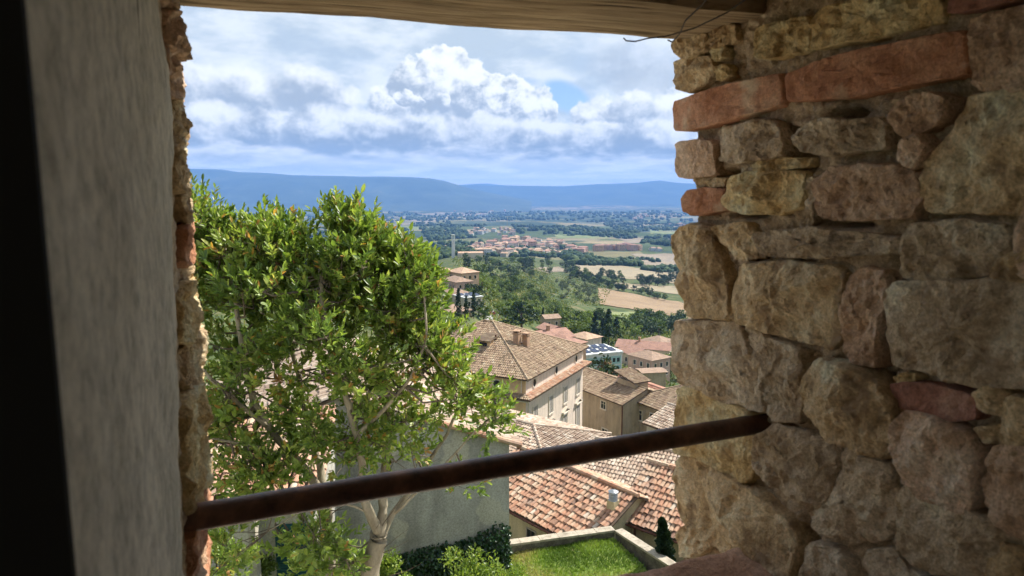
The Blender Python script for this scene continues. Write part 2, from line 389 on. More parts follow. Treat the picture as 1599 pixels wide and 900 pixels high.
def stone(P, mat, side=1, face=UR, proud=0.0, facet=1.0, depth=0.07, name='stone', rnd=2, amp=1.0, m=76, grow=0.0032):
    """P: outline (w, z) on the reveal; side=1 reveal facing -u, side=-1 facing +u"""
    P = resample(chaikin(P, rnd), m)
    cx = sum(p[0] for p in P)/m; cz = sum(p[1] for p in P)/m
    size = max(max(p[0] for p in P)-min(p[0] for p in P), max(p[1] for p in P)-min(p[1] for p in P))
    seed = Vector((rs.uniform(0, 50), rs.uniform(0, 50), rs.uniform(0, 50)))
    planes = []
    for _ in range(rs.randint(6, 10)):
        a = rs.uniform(0, 6.283); g = rs.uniform(0.06, 0.36)*facet
        planes.append((rs.uniform(0.004, 0.016)*facet, math.cos(a)*g, math.sin(a)*g))
    planes.append((0.006*facet+0.002, rs.uniform(-.04, .04), rs.uniform(-.04, .04)))
    V = []; F = []
    for k, dz in RINGS:
        for (pw, pz) in P:
            e = mn.fractal(Vector((pw*28, pz*28, 0))+seed, 0.9, 2.0, 3)*0.0032*amp
            rl = math.hypot(pw-cx, pz-cz)+1e-6
            e += grow; w = cx+(pw-cx)*k*(1+e/rl); z = cz+(pz-cz)*k*(1+e/rl)
            h = min(c+gx*(w-cx)+gz*(z-cz) for c, gx, gz in planes)
            h = max(h, -0.008)
            q = Vector((w, z, 0))
            h += (mn.fractal(q*18+seed, 0.8, 2.1, 4)*0.0065-abs(mn.fractal(q*30+seed*2, 0.8, 2.0, 3))*0.0075+mn.fractal(q*90+seed, 0.7, 2.0, 3)*0.0024+0.003)*amp
            if dz <= -0.3: h = h*0.2
            u = depth*dz+h+proud
            V.append((face-side*u, w, z))
    n = len(RINGS)
    for r in range(n-1):
        for i in range(m):
            a, b = r*m+i, r*m+(i+1) % m; q = (a, b, b+m, a+m)
            F.append(q if side < 0 else q[::-1])
    V.append((sum(v[0] for v in V[-m:])/m, cx, cz)); t = len(V)-1
    for i in range(m):
        q = ((n-1)*m+i, (n-1)*m+(i+1) % m, t); F.append(q if side < 0 else q[::-1])
    me = mesh(name, V, F, [M[mat]], smooth=True); me.set_sharp_from_angle(angle=math.radians(24)); return obj(name, me, wall)

T, Y_, G, K_, B, BD = 'stone_tan', 'stone_yellow', 'stone_grey', 'stone_pink', 'brick_red', 'brick_dark'
STONES = [  # material, facet, proud (mm), outline in photo pixels on the right reveal
 (Y_, .5, 4, [(1180,45),(1258,26),(1263,52),(1262,79),(1200,93),(1182,90),(1177,68)]),
 (Y_, .5, 5, [(1267,22),(1320,3),(1462,-22),(1478,10),(1467,36),(1380,53),(1270,78)]),
 (T, .8, 0, [(1110,51),(1146,37),(1147,66),(1113,74)]), (T, 1, 2, [(1056,66),(1100,51),(1108,56),(1105,80),(1070,92),(1060,82)]),
 (Y_, .6, 0, [(1112,78),(1133,75),(1134,90),(1120,96)]), (T, .9, 4, [(1052,101),(1065,94),(1110,88),(1119,105),(1100,130),(1075,142),(1056,139),(1050,118)]),
 (Y_, .6, 0, [(1120,108),(1138,105),(1141,118),(1122,123)]),
 (B, .15, 6, [(1052,160),(1100,144),(1216,113),(1221,128),(1221,165),(1150,185),(1075,205),(1052,204)]),
 (B, .15, 7, [(1226,117),(1290,93),(1400,69),(1502,47),(1511,58),(1513,118),(1430,133),(1300,155),(1229,159)]),
 (BD, .3, 4, [(1486,22),(1488,-12),(1640,-50),(1640,-12)]),
 (K_, .8, 3, [(1512,34),(1640,0),(1640,134),(1534,143),(1522,126),(1534,95)]),
 (K_, .2, 5, [(1058,227),(1065,222),(1110,221),(1117,228),(1118,270),(1110,275),(1062,277),(1057,270)]),
 (G, 1, 2, [(1122,201),(1190,188),(1216,195),(1223,225),(1218,245),(1145,255),(1122,250),(1117,225)]),
 (Y_, .7, -4, [(1162,259),(1200,250),(1255,246),(1254,262),(1175,268)]),
 (G, 1, 6, [(1250,203),(1290,186),(1320,190),(1375,184),(1386,231),(1300,242),(1262,236),(1246,216)]),
 (K_, .8, 3, [(1405,168),(1440,150),(1482,152),(1472,190),(1415,219),(1402,195)]), (K_, .7, 5, [(1408,226),(1440,211),(1450,233),(1433,261),(1410,250)]),
 (T, .6, 6, [(1512,152),(1560,143),(1650,132),(1650,340),(1560,333),(1446,331),(1441,262),(1466,224)]),
 (B, .5, 4, [(1071,312),(1082,298),(1130,294),(1134,328),(1085,336),(1072,331)]), (T, .5, -3, [(1080,281),(1125,278),(1126,291),(1086,294)]),
 (Y_, 1.4, 9, [(1132,292),(1150,276),(1175,270),(1250,267),(1259,300),(1245,325),(1210,335),(1145,329),(1130,318)]),
 (K_, .3, 6, [(1272,282),(1300,262),(1400,258),(1433,270),(1441,310),(1425,341),(1290,343),(1275,325)]), (G, .6, -2, [(1257,286),(1267,277),(1272,338),(1266,350)]),
 (T, 1.8, 12, [(1053,370),(1065,356),(1095,350),(1116,365),(1121,382),(1137,432),(1148,488),(1140,501),(1072,492),(1062,450),(1056,410)]),
 (T, 1, 2, [(1120,354),(1168,346),(1186,372),(1196,402),(1152,406),(1130,382)]),
 (G, .9, 8, [(1175,366),(1200,359),(1330,360),(1402,370),(1412,385),(1390,398),(1210,403),(1190,396)]),
 (G, .9, 3, [(1419,362),(1430,350),(1480,345),(1562,350),(1571,380),(1546,430),(1440,440),(1414,430)]), (T, .8, 2, [(1578,402),(1640,375),(1640,432),(1556,433)]),
 (T, 1.4, 8, [(1152,416),(1200,408),(1300,414),(1318,430),(1316,500),(1310,530),(1296,546),(1215,521),(1148,500),(1147,450)]),
 (K_, .8, 5, [(1322,432),(1345,419),(1378,426),(1381,480),(1375,540),(1370,576),(1340,566),(1319,546),(1319,480)]),
 (G, .8, 10, [(1395,447),(1440,441),(1520,437),(1650,432),(1650,606),(1540,603),(1430,580),(1388,566),(1390,520)]),
 (BD, .7, 2, [(1394,600),(1420,598),(1521,616),(1526,655),(1480,656),(1400,636)]), (T, .8, 0, [(1530,613),(1560,608),(1592,626),(1572,646),(1535,637)]),
 (T, .6, 0, [(1526,667),(1600,660),(1630,668),(1630,690),(1536,692)]), (Y_, .5, 1, [(1399,589),(1425,584),(1431,592),(1406,600)]),
 (G, 1, 9, [(1048,520),(1060,500),(1140,503),(1152,510),(1190,590),(1196,646),(1170,640),(1100,615),(1060,600),(1050,560)]),
 (G, 1, 6, [(1155,508),(1205,530),(1250,545),(1258,570),(1256,640),(1245,660),(1207,656),(1199,640),(1193,590)]),
 (T, 1.2, 16, [(1269,582),(1285,562),(1310,565),(1380,595),(1399,630),(1403,690),(1386,713),(1345,701),(1300,681),(1272,641),(1265,610)]),
 (K_, 1, 12, [(1409,662),(1420,643),(1460,648),(1520,680),(1529,720),(1526,780),(1506,799),(1450,781),(1420,746),(1406,700)]),
 (K_, .9, 5, [(1555,702),(1570,694),(1650,704),(1650,830),(1552,791),(1545,760)]),
 (Y_, 1.2, 6, [(1053,608),(1075,603),(1105,618),(1165,642),(1175,665),(1175,740),(1165,757),(1140,746),(1100,716),(1062,706),(1055,660)]),
 (G, .7, 8, [(1186,682),(1215,662),(1290,690),(1302,720),(1303,765),(1290,786),(1240,771),(1200,751),(1180,731)]),
 (G, 1.1, 2, [(1306,700),(1345,707),(1396,731),(1401,800),(1385,841),(1330,851),(1280,831),(1260,802),(1296,788),(1309,762)]),
 (T, 1, 10, [(1055,730),(1062,712),(1085,713),(1130,740),(1190,776),(1240,821),(1249,852),(1246,900),(1241,935),(1200,912),(1130,861),(1080,836),(1058,802)]),
 (G, 1, 7, [(1404,772),(1415,757),(1470,785),(1560,813),(1640,840),(1640,945),(1500,901),(1430,881),(1404,851)]),
 (T, .8, 2, [(1058,832),(1075,816),(1112,851),(1100,866),(1060,868)]), (G, .9, 4, [(1265,852),(1300,856),(1330,882),(1362,965),(1262,975),(1255,900)]),
 (G, .9, 3, [(1348,862),(1400,857),(1420,892),(1500,917),(1640,960),(1640,1010),(1372,1000)]),
]
for mt, fc, pr, poly in STONES:
    P = [(q.y, q.z) for q in (on_u(x, y, UR) for x, y in poly)]
    isb = mt in (B, BD) or fc < 0.25
    stone(P, mt, 1, UR, pr/1000.0, fc, 0.07 if max(p[0] for p in P) < 0.98 else 0.13, 'brick' if mt in (B, BD) else 'stone', 1, 0.6 if isb else 1.25)
# more of the same courses on the inner part of the reveal, which this view does not reach
z = -0.62
while z < 0.24:
    hgt = rs.uniform(0.06, 0.12); w = 0.305
    while w < 0.43:
        ww = rs.uniform(0.09, 0.13); w1 = min(w+ww, 0.462)
        stone([(w, z), (w1, z), (w1, z+hgt-.015), (w, z+hgt-.015)], rs.choice([T, G, K_, G]), 1, UR, 0.003, 0.8, 0.07, 'stone', 2, 1, 32); w = w1+0.015
    z += hgt
# rough mortar bed behind the stones, with deep open joints
HOLES = [(1338, 595, 30, 26), (1382, 500, 9, 70), (1262, 620, 9, 60), (1520, 90, 12, 45), (1205, 205, 22, 8), (1235, 240, 18, 14), (1390, 215, 14, 22), (1397, 400, 16, 40), (1440, 300, 6, 36), (1545, 410, 22, 26), (1535, 740, 12, 60), (1405, 720, 8, 60), (1250, 850, 9, 50), (1180, 700, 6, 40), (1395, 640, 16, 12), (1150, 335, 26, 6), (1175, 645, 30, 8), (1480, 170, 10, 20), (1300, 178, 30, 8), (1420, 360, 8, 20), (1130, 275, 12, 10), (1310, 350, 40, 5), (1500, 605, 30, 5)]
HW = []
for x, y, a, b in HOLES:
    c = on_u(x, y, UR); e = on_u(x+a, y, UR); g = on_u(x, y+b, UR); HW.append((c.y, c.z, abs(e.y-c.y)+1e-4, abs(g.z-c.z)+1e-4))
def mortar_sheet():
    nw, nz = 186, 330; V = []; w0, w1, z0, z1 = 0.296, 1.022, -0.90, 0.30
    for j in range(nz+1):
        for i in range(nw+1):
            w = w0+(w1-w0)*i/nw; z = z0+(z1-z0)*j/nz; p = Vector((w, z, 0))
            d = 0.016+mn.fractal(p*9, 0.9, 2, 2)*0.010-mn.fractal(p*70, 0.6, 2.2, 3)*0.0075-abs(mn.noise(p*150))*0.004
            for hw, hz, a, b in HW:
                q = ((w-hw)/a)**2+((z-hz)/b)**2
                if q < 4: d += 0.075*math.exp(-q*1.5)
            d = max(d, 0.002)
            if i in (0, nw): d = 0.085
            V.append((UR+d, w, z))
    F = np.array([(j*(nw+1)+i, (j+1)*(nw+1)+i, (j+1)*(nw+1)+i+1, j*(nw+1)+i+1) for j in range(nz) for i in range(nw)], dtype=np.int32)
    obj('mortar', mesh('mortar', V, F, [M['mortar']], smooth=True), wall)
mortar_sheet()
# left reveal: a plaster skin that breaks off before the outer edge
def plaster_end(z):
    return float(np.interp(z, [-0.9, -0.42, -0.30, -0.13, 0.05, 0.13, 0.17, 0.25], [0.69, 0.69, 0.705, 0.80, 0.87, 0.90, 0.80, 0.72]))
def plaster_skin():
    nw, nz = 70, 220; V = []; z0, z1 = -0.95, 0.262
    for j in range(nz+1):
        z = z0+(z1-z0)*j/nz; e = plaster_end(z)+mn.fractal(Vector((0, z*14, 3)), 0.8, 2, 4)*0.035
        for i in range(nw+1):
            t = i/nw; w = WI+(e-WI)*t; p = Vector((w, z, 5))
            u = UL+mn.fractal(p*4, 0.9, 2, 3)*0.0035+mn.fractal(p*30, 0.8, 2, 3)*0.0010
            r = 0.02
            if w < WI+0.03: u -= 0.0015*(1-(w-WI)/0.03)
            if i >= nw-1: u -= 0.006*(i-nw+2)
            V.append((u, w, z))
    F = np.array([(j*(nw+1)+i, j*(nw+1)+i+1, (j+1)*(nw+1)+i+1, (j+1)*(nw+1)+i) for j in range(nz) for i in range(nw)], dtype=np.int32)
    obj('plaster', mesh('plaster', V, F, [M['plaster']], smooth=True), wall)
plaster_skin()
# stones and bricks at the outer edge of the left reveal (top and bottom row in the photo, edge seen at this column)
for mt, y0, y1, xs, ins in [(K_, 8, 42, 277, .16), (K_, 42, 97, 288, .13), (K_, 100, 166, 287, .14), (T, 168, 224, 293, .12), (T, 226, 300, 296, .15), (T, 302, 344, 298, .13), (B, 346, 404, 306, .14), (T, 406, 428, 298, .12), (Y_, 430, 500, 312, .2), (T, 503, 560, 318, .2), (Y_, 562, 706, 326, .26), (B, 709, 772, 329, .27), (K_, 774, 812, 324, .25), (B, 815, 960, 332, .30), (T, 962, 1060, 330, .3)]:
    t = on_w(xs, y0, WO); b = on_w(xs, y1, WO)
    u = (on_w(xs, (y0+y1)/2, WO-0.02).x)
    w0 = WO-ins
    P = [(w0, b.z*0.97+0.0), (WO-.004, b.z), (WO, (b.z+t.z)/2), (WO-.006, t.z), (w0, t.z*0.97)]
    stone(P, mt, -1, UL, u-UL-0.004, 0.35 if mt != B else 0.1, 0.05, 'brick' if mt == B else 'stone', 1, 1.5 if mt != B else 1.0, 60, 0.005)
def left_mortar():
    nw, nz = 50, 200; V = []
    for j in range(nz+1):
        z = -0.90+1.16*j/nz
        for i in range(nw+1):
            w = 0.62+(1.03-0.62)*i/nw; p = Vector((w, z, 9))
            u = UL-0.006+mn.fractal(p*60, 0.7, 2, 3)*0.005-(0.02 if i == nw else 0)
            V.append((u, w, z))
    F = np.array([(j*(nw+1)+i, j*(nw+1)+i+1, (j+1)*(nw+1)+i+1, (j+1)*(nw+1)+i) for j in range(nz) for i in range(nw)], dtype=np.int32)
    obj('mortar', mesh('mortar', V, F, [M['mortar']], smooth=True), wall)
left_mortar()
c = MB()
c.box((-1.8, WI, -12), (-0.084, 1.035, 3.0)).box((0.795, WI, -12), (2.4, 1.02, 3.0)).box((-0.084, WI, 0.47), (0.795, 1.035, 3.0))
c.box((-0.084, WI, -12), (0.795, 0.855, -0.64)).box((-0.084, 0.855, -12), (0.795, 1.02, -0.84))
c.build('wall_core', M['core'], wall)
# timber lintel: front beam and the darker one behind it, undersides split by long cracks
def beam(w0, w1, zl, zr, seed, name, crack=0.006):
    nu, nw = 260, 34; V = []; F = []
    u0, u1 = -0.35, 0.95
    for j in range(nw+1):
        for i in range(nu+1):
            t = i/nu; s = j/nw; u = u0+(u1-u0)*t
            k = (u-UL)/(UR-UL); w = w0+(w1-w0)*s
            p = Vector((u*2.2, w*55, seed))
            z = zl+(zr-zl)*k+mn.fractal(p, 0.8, 2, 4)*0.0035+mn.noise(Vector((u*5, w*7, seed)))*0.004
            g = mn.noise(Vector((u*1.1+seed, 4.0, seed)))*0.028
            for cw, dep in ((0.30, 1.0), (0.62, 0.8), (0.84, 0.6)):
                z += dep*crack*math.exp(-((s-cw-g*4)/0.022)**2)*max(0, mn.noise(Vector((u*3.0, cw*9, seed)))+0.45)
            e = min(s, 1-s)
            if e < 0.05: z += 0.0025*(1-e/0.05)**2
            w += mn.fractal(Vector((u*9, seed, s*2)), 0.8, 2, 3)*0.004*(1 if s > 0.5 else -1)
            V.append((u, w, z))
    n = len(V); V += [(v[0], v[1], 0.468) for v in V[:nu+1]]+[(v[0], v[1], 0.468) for v in V[nw*(nu+1):nw*(nu+1)+nu+1]]
    for j in range(nw):
        for i in range(nu): a = j*(nu+1)+i; F.append((a, a+nu+1, a+nu+2, a+1))
    for i in range(nu):
        F.append((i, i+1, n+i+1, n+i)); a = nw*(nu+1)+i; b = n+nu+1+i; F.append((a+1, a, b, b+1))
    F.append((n, n+1, n+nu+2, n+nu+1)) if False else None
    obj(name, mesh(name, V, F, [M['wood']], smooth=True), wall)
beam(0.862, 1.052, 0.2400, 0.2525, 1.7, 'lintel')
beam(0.585, 0.848, 0.285, 0.300, 5.1, 'lintel')
beam(0.290, 0.572, 0.275, 0.285, 9.4, 'lintel')
# worn sill slab
def sill():
    nu, nw = 110, 50; V = []; F = []; u0, u1, w0, w1 = -0.078, 0.74, 0.42, 0.872
    for j in range(nw+1):
        for i in range(nu+1):
            u = u0+(u1-u0)*i/nu; w = w0+(w1-w0)*j/nw; p = Vector((u, w, 2))
            z = -0.556+mn.fractal(p*9, 0.8, 2, 4)*0.006
            e = nw-j
            if e < 4: z -= 0.004*(4-e)**2*0.5
            if j == nw: z -= 0.075
            w += mn.fractal(Vector((u*10, 1, 4)), 0.8, 2, 3)*0.010*(j/nw)
            V.append((u, w, z))
    for j in range(nw):
        for i in range(nu): a = j*(nu+1)+i; F.append((a, a+1, a+nu+2, a+nu+1))
    obj('sill', mesh('sill', V, F, [M['sill']], smooth=True), wall)
sill()
# iron bar across the opening and the wire under the lintel
pl = on_w(302, 808, 0.800); pr = on_w(1165, 665, 0.842); dv = (pr-pl)
bar = MB(); n = 40; pts = []
for i in range(n+1):
    q = pl-dv*0.10+dv*1.22*(i/n); pts.append((q.x, q.y, q.z+mn.noise(Vector((i*0.3, 0, 0)))*0.0012))
bar.tube(pts, 0.0150, 28)
bo = bar.build('iron_bar', M['bar'], None, True); bo.rotation_euler = (0, 0, PHI)
tag(bo, 'round rusty iron bar running across the window opening', 'bar')
for k, (lab, px) in enumerate([('long thin wire sagging under the wooden lintel, its end curled at the edge', [(1180, -12), (1135, 20), (1085, 44), (1040, 57), (1012, 60), (992, 65), (978, 64), (974, 60)]), ('short thin wire hooked into the corner of lintel and brickwork', [(1112, -14), (1098, 6), (1070, 33), (1062, 52), (1050, 66), (1043, 63)])]):
    pts = [wray(x, y)*(0.241/wray(x, y).z) for x, y in px]
    mb = MB(); mb.tube(pts, 0.0011, 6)
    wo = mb.build('wire', M['wire']); wo.rotation_euler = (0, 0, PHI); tag(wo, lab, 'wire', 'wires under the lintel')
# the dark room behind the camera
def room(name, a, b, i):
    o = MB().box(a, b).build(name, M['room']); o.rotation_euler = (0, 0, PHI); tag(o, kind='structure')
room('room_floor', (-1.6, -3.2, -1.9), (2.2, 0.294, -1.75), 0); room('room_ceiling', (-1.6, -3.2, 1.5), (2.2, 0.294, 1.65), 1)
# unseen openings added in both side walls to bring fill light onto the reveals
for u0, u1, wa, wb, za, zb in ((-1.8, -1.6, -1.45, -0.08, -0.85, 0.85), (2.2, 2.4, -1.40, -0.15, -0.85, 0.80)):
    for p, q in (((u0, -3.2, -1.75), (u1, wa, 1.5)), ((u0, wb, -1.75), (u1, 0.294, 1.5)), ((u0, wa, -1.75), (u1, wb, za)), ((u0, wa, zb), (u1, wb, 1.5))): room('room_wall', p, q, 2)
room('room_wall', (-1.6, -3.4, -1.75), (2.2, -3.2, 1.5), 4)
MB().box((-1.59, 0.289, -1.74), (UL+0.001, 0.2945, 1.49)).build('shade_board', M['shade_black'], wall)  # thin black boards added so the inner face stays in painted shade
MB().box((0.83, 0.272, -1.74), (2.19, 0.293, 1.49)).build('shade_board', M['shade_black'], wall)

# ------------------------------------------------------------------ terrain: height profiles along a few bearings, joined into one sheet that reaches the horizon
def prof(col, pts):
    """pts: (distance forward, photo row) or (distance, None, z)"""
    out = []
    for p in pts:
        if len(p) == 3: Yv, zv = p[0], p[2]
        else: Yv = p[0]; zv = ray(col, p[1]).z*Yv
        s = ray(col, 400).x; out.append((Yv*math.sqrt(1+s*s), zv))
    return math.atan(ray(col, 400).x), out
near = [(1, None, -8.5), (11, None, -8.5), (15, None, -11.0), (19, None, -14.6)]
far = [(3000, 362), (5000, 345), (7500, 334), (10500, 327), (16000, None, -250), (40000, None, -250)]
PROFS = [
 prof(250, [(1, None, -8.5), (14, None, -8.8), (20, None, -12), (30, None, -16), (60, None, -22), (120, None, -27), (200, None, -30), (300, None, -36), (420, None, -55), (700, None, -85), (1100, None, -112), (1800, 388)]+far),
 prof(600, near+[(28, None, -15.2), (45, None, -21), (80, None, -26), (140, None, -29), (220, None, -33), (320, 432), (450, None, -56), (700, None, -82), (1100, None, -110), (1800, 388)]+far),
 prof(720, near+[(28, None, -15.2), (45, None, -22), (80, None, -28), (130, None, -33), (190, 496), (260, 470), (330, 436), (450, 424), (700, 404), (1000, 399), (1700, 384)]+far),
 prof(800, near+[(28, None, -15.2), (45, None, -23), (80, None, -34), (140, None, -42), (220, 520), (300, 492), (420, 458), (620, 430), (850, 414), (1150, 404), (1750, 384)]+far),
 prof(880, near+[(28, None, -15.2), (45, None, -24), (80, None, -37), (140, None, -47), (220, 550), (320, 508), (440, 478), (620, 448), (850, 425), (1150, 408), (1800, 382)]+far),
 prof(960, near+[(28, None, -15.2), (45, None, -25), (80, None, -40), (140, None, -51), (220, 572), (320, 522), (440, 494), (600, 466), (850, 432), (1150, 408), (1800, 384)]+far),
 prof(1060, near+[(28, None, -15.4), (45, None, -26), (80, None, -42), (140, None, -54), (220, 590), (320, 535), (440, 505), (600, 478), (850, 443), (1150, 415), (1800, 386)]+far),
 prof(1300, near+[(28, None, -16), (45, None, -27), (80, None, -44), (140, None, -58), (220, None, -66), (320, None, -76), (440, None, -86), (600, None, -100), (850, None, -117), (1150, None, -128), (1800, None, -145)]+far),
]
LR = np.linspace(0, math.log(40000), 700)
AZ = np.array([p[0] for p in PROFS])
def _pr(pts):
    r = np.log([p[0] for p in pts]); z = np.interp(LR, r, [p[1] for p in pts])
    k = np.hanning(23); k /= k.sum(); zz = np.convolve(np.pad(z, 11, mode='edge'), k, 'valid')
    b = np.clip((LR-math.log(26))/0.3, 0, 1); return z*(1-b)+zz*b
PZ = np.stack([_pr(p[1]) for p in PROFS])
def smooth_i(t): return t*t*(3-2*t)
def gz(x, y):
    r = max(1.0, math.hypot(x, y)); a = math.atan2(x, y); l = math.log(r)
    i = min(max(l/LR[-1]*699, 0), 698.999); k = int(i); fr = i-k
    a = min(max(a, AZ[0]), AZ[-1]-1e-6); j = int(np.searchsorted(AZ, a, 'right'))-1; t = (a-AZ[j])/(AZ[j+1]-AZ[j]); t = smooth_i(t)
    z0 = PZ[j, k]*(1-fr)+PZ[j, k+1]*fr; z1 = PZ[j+1, k]*(1-fr)+PZ[j+1, k+1]*fr
    z = z0*(1-t)+z1*t
    if r > 260:
        g = min(1, (r-260)/600); s = min(r, 9000)
        z += g*(mn.fractal(Vector((x/420, y/420, 3)), 0.9, 2, 4)*min(16, s*0.006)+ (mn.noise(Vector((x/1700, y/1700, 8)))*min(26, s*0.006) if r > 2000 else 0))
    return z
def ground(px, py, y0=24.0, y1=16000.0):
    """where the sight line of a photo pixel meets the terrain"""
    d = ray(px, py); Yv = y0
    prev = y0
    while Yv < y1:
        if d.z*Yv < gz(d.x*Yv, Yv):
            a, b = prev, Yv
            for _ in range(18):
                m = (a+b)/2
                if d.z*m < gz(d.x*m, m): b = m
                else: a = m
            return Vector((d.x*b, b, gz(d.x*b, b)))
        prev = Yv; Yv *= 1.025
    return None
def terrain():
    az = list(np.radians(np.concatenate([np.arange(-180, -32, 8), np.arange(-32, 20, 0.4), np.arange(20, 180, 8)])))
    rr = np.concatenate([[0.0], np.exp(np.linspace(math.log(3), math.log(40000), 300))])
    V = []
    for r in rr:
        for a in az: x, y = r*math.sin(a), r*math.cos(a); V.append((x, y, gz(x, y)))
    n = len(az); F = []
    for j in range(len(rr)-1):
        for i in range(n): F.append((j*n+i, j*n+(i+1) % n, (j+1)*n+(i+1) % n, (j+1)*n+i))
    return tag(obj('ground', mesh('ground', V, np.array(F, dtype=np.int32)[:, ::-1].copy(), [M['ground']], smooth=True)), kind='structure')
def _ground(nt, b, L):
    tc = nt.nodes.new('ShaderNodeTexCoord')
    v = nt.nodes.new('ShaderNodeTexVoronoi'); L(tc.outputs['Object'], v.inputs['Vector']); v.inputs['Scale'].default_value = 0.0028; v.inputs['Randomness'].default_value = 0.9
    sp = nt.nodes.new('ShaderNodeSeparateColor'); L(v.outputs['Color'], sp.inputs[0])
    far_c = ramp(nt, sp.outputs[0], [(0.0, (0.055, 0.085, 0.03)), (0.3, (0.09, 0.12, 0.045)), (0.45, (0.28, 0.22, 0.12)), (0.6, (0.13, 0.15, 0.055)), (0.75, (0.34, 0.27, 0.16)), (0.9, (0.06, 0.09, 0.035)), (1.0, (0.22, 0.17, 0.10))])
    far_c = mult(nt, far_c, ramp(nt, tnoise(nt, 0.02, 6, 0.6), [(0.3, (0.6,)*3), (0.7, (1,)*3)]))
    wood = ramp(nt, tnoise(nt, 0.0016, 5, 0.6), [(0.50, (0, 0, 0)), (0.56, (1, 1, 1))])
    far_c = mult(nt, far_c, (0.032, 0.052, 0.024), wood, 'MIX')
    near_c = ramp(nt, tnoise(nt, 0.09, 7, 0.65), [(0.3, (0.05, 0.075, 0.025)), (0.5, (0.085, 0.115, 0.04)), (0.62, (0.16, 0.15, 0.07)), (0.78, (0.25, 0.20, 0.12))])
    near_c = mult(nt, near_c, ramp(nt, tnoise(nt, 1.5, 5, 0.65), [(0.3, (0.6,)*3), (0.7, (1,)*3)]))
    ln = nt.nodes.new('ShaderNodeVectorMath'); ln.operation = 'LENGTH'; L(tc.outputs['Object'], ln.inputs[0])
    mr = nt.nodes.new('ShaderNodeMapRange'); L(ln.outputs['Value'], mr.inputs[0]); mr.inputs[1].default_value = 900; mr.inputs[2].default_value = 1700
    L(mult(nt, near_c, far_c, mr.outputs[0], 'MIX'), b.inputs['Base Color'])
M['ground'] = material('ground', _ground, 0.95, 0.1)
terrain()

# blue ranges beyond the plain
M['hill'] = m_rough('hill', [(0.35, (0.03, 0.05, 0.025)), (0.6, (0.06, 0.085, 0.04)), (0.8, (0.13, 0.13, 0.07))], 0.0018, 0.01, 0, 0, 0.95, fine=0.4)
def hills(name, crest, Yc, front, seed):
    xs = np.linspace(crest[0][0], crest[-1][0], 220); ny = 46; V = []
    for x in xs:
        yp = np.interp(x, [c[0] for c in crest], [c[1] for c in crest]); top = ray(x, yp)*Yc
        for j in range(ny+1):
            t = j/ny; Yv = Yc-front+t*(front+2500)
            s = ray(x, yp).x
            k = (Yv-(Yc-front))/front
            h = smooth_i(min(1, max(0, k))) if k <= 1 else max(0, 1-(k-1)*front/2500*1.2)
            sp = mn.fractal(Vector((s*Yv/900, Yv/1500, seed)), 0.8, 2, 5)
            zz = -252+(top.z+252)*min(1.0, max(0.0, h*(1+0.30*sp*(1-h)*2)))
            V.append((s*Yv, Yv, zz))
    n = ny+1; F = np.array([(i*n+j, (i+1)*n+j, (i+1)*n+j+1, i*n+j+1) for i in range(len(xs)-1) for j in range(ny)], dtype=np.int32)
    tag(obj(name, mesh(name, V, F, [M['hill']], smooth=True)), kind='structure')
hills('hills', [(-900, 250), (-300, 262), (100, 258), (250, 263), (300, 264), (345, 265), (372, 269), (410, 270), (460, 274), (520, 275), (560, 276), (600, 276), (640, 277), (672, 279), (695, 283), (715, 289), (740, 296), (780, 304), (830, 314)], 12500, 3200, 2.0)
hills('hills', [(560, 296), (650, 292), (715, 290), (740, 289), (760, 290), (800, 290), (845, 291), (880, 292), (905, 290), (925, 288), (960, 287), (990, 286), (1012, 284), (1030, 282), (1050, 285), (1080, 287), (1200, 283), (1400, 290), (1700, 280), (2400, 285)], 17000, 3600, 6.0)
hills('hills', [(640, 300), (720, 289), (745, 287), (762, 287), (790, 290), (880, 291), (910, 289), (960, 290), (1060, 292), (1200, 296)], 24000, 3000, 11.0)

# fields, draped quads set a little above the terrain
def field(name, quad, mat, rows=12, lift=0.5, wob=2.0):
    C4 = [Vector((x, y, 0)) for x, y in quad]; V = []; n = rows+1
    for j in range(n):
        for i in range(n):
            s, t = i/rows, j/rows
            p = (C4[0]*(1-s)+C4[1]*s)*(1-t)+(C4[3]*(1-s)+C4[2]*s)*t
            g = ground(p.x+mn.noise(Vector((p.x*.06, p.y*.3, 1)))*wob*2, p.y+mn.noise(Vector((p.x*.05, p.y*.2, 4)))*wob)
            if g is None: g = Vector((0, 0, -300))
            V.append((g.x, g.y, g.z+lift))
    F = np.array([(j*n+i, (j+1)*n+i, (j+1)*n+i+1, j*n+i+1) for j in range(rows) for i in range(rows)], dtype=np.int32)
    return tag(obj(name, mesh(name, V, F, [mat], smooth=True)), kind='structure')
M['plough'] = m_rough('plough', [(0.3, (0.22, 0.15, 0.085)), (0.6, (0.29, 0.205, 0.12)), (0.8, (0.33, 0.25, 0.15))], 0.03, 0.6, 0, 0, fine=0.3)
M['stubble'] = m_rough('stubble', [(0.3, (0.23, 0.185, 0.11)), (0.6, (0.30, 0.25, 0.16)), (0.8, (0.29, 0.26, 0.14))], 0.02, 0.5, 0, 0, fine=0.3)
M['meadow'] = m_rough('meadow', [(0.3, (0.12, 0.16, 0.055)), (0.6, (0.19, 0.22, 0.085)), (0.8, (0.27, 0.26, 0.12))], 0.03, 0.5, 0, 0, fine=0.3)
M['fallow'] = m_rough('fallow', [(0.3, (0.20, 0.16, 0.11)), (0.6, (0.26, 0.21, 0.15)), (0.8, (0.24, 0.22, 0.13))], 0.02, 0.4, 0, 0, fine=0.3)
for nm, q, mt in [
 ('ploughed_field', [(934, 449), (1000, 462), (1110, 482), (1110, 505), (1040, 494), (938, 478)], 0), ]: pass
field('field', [(934, 450), (1120, 484), (1120, 506), (936, 476)], M['plough'])
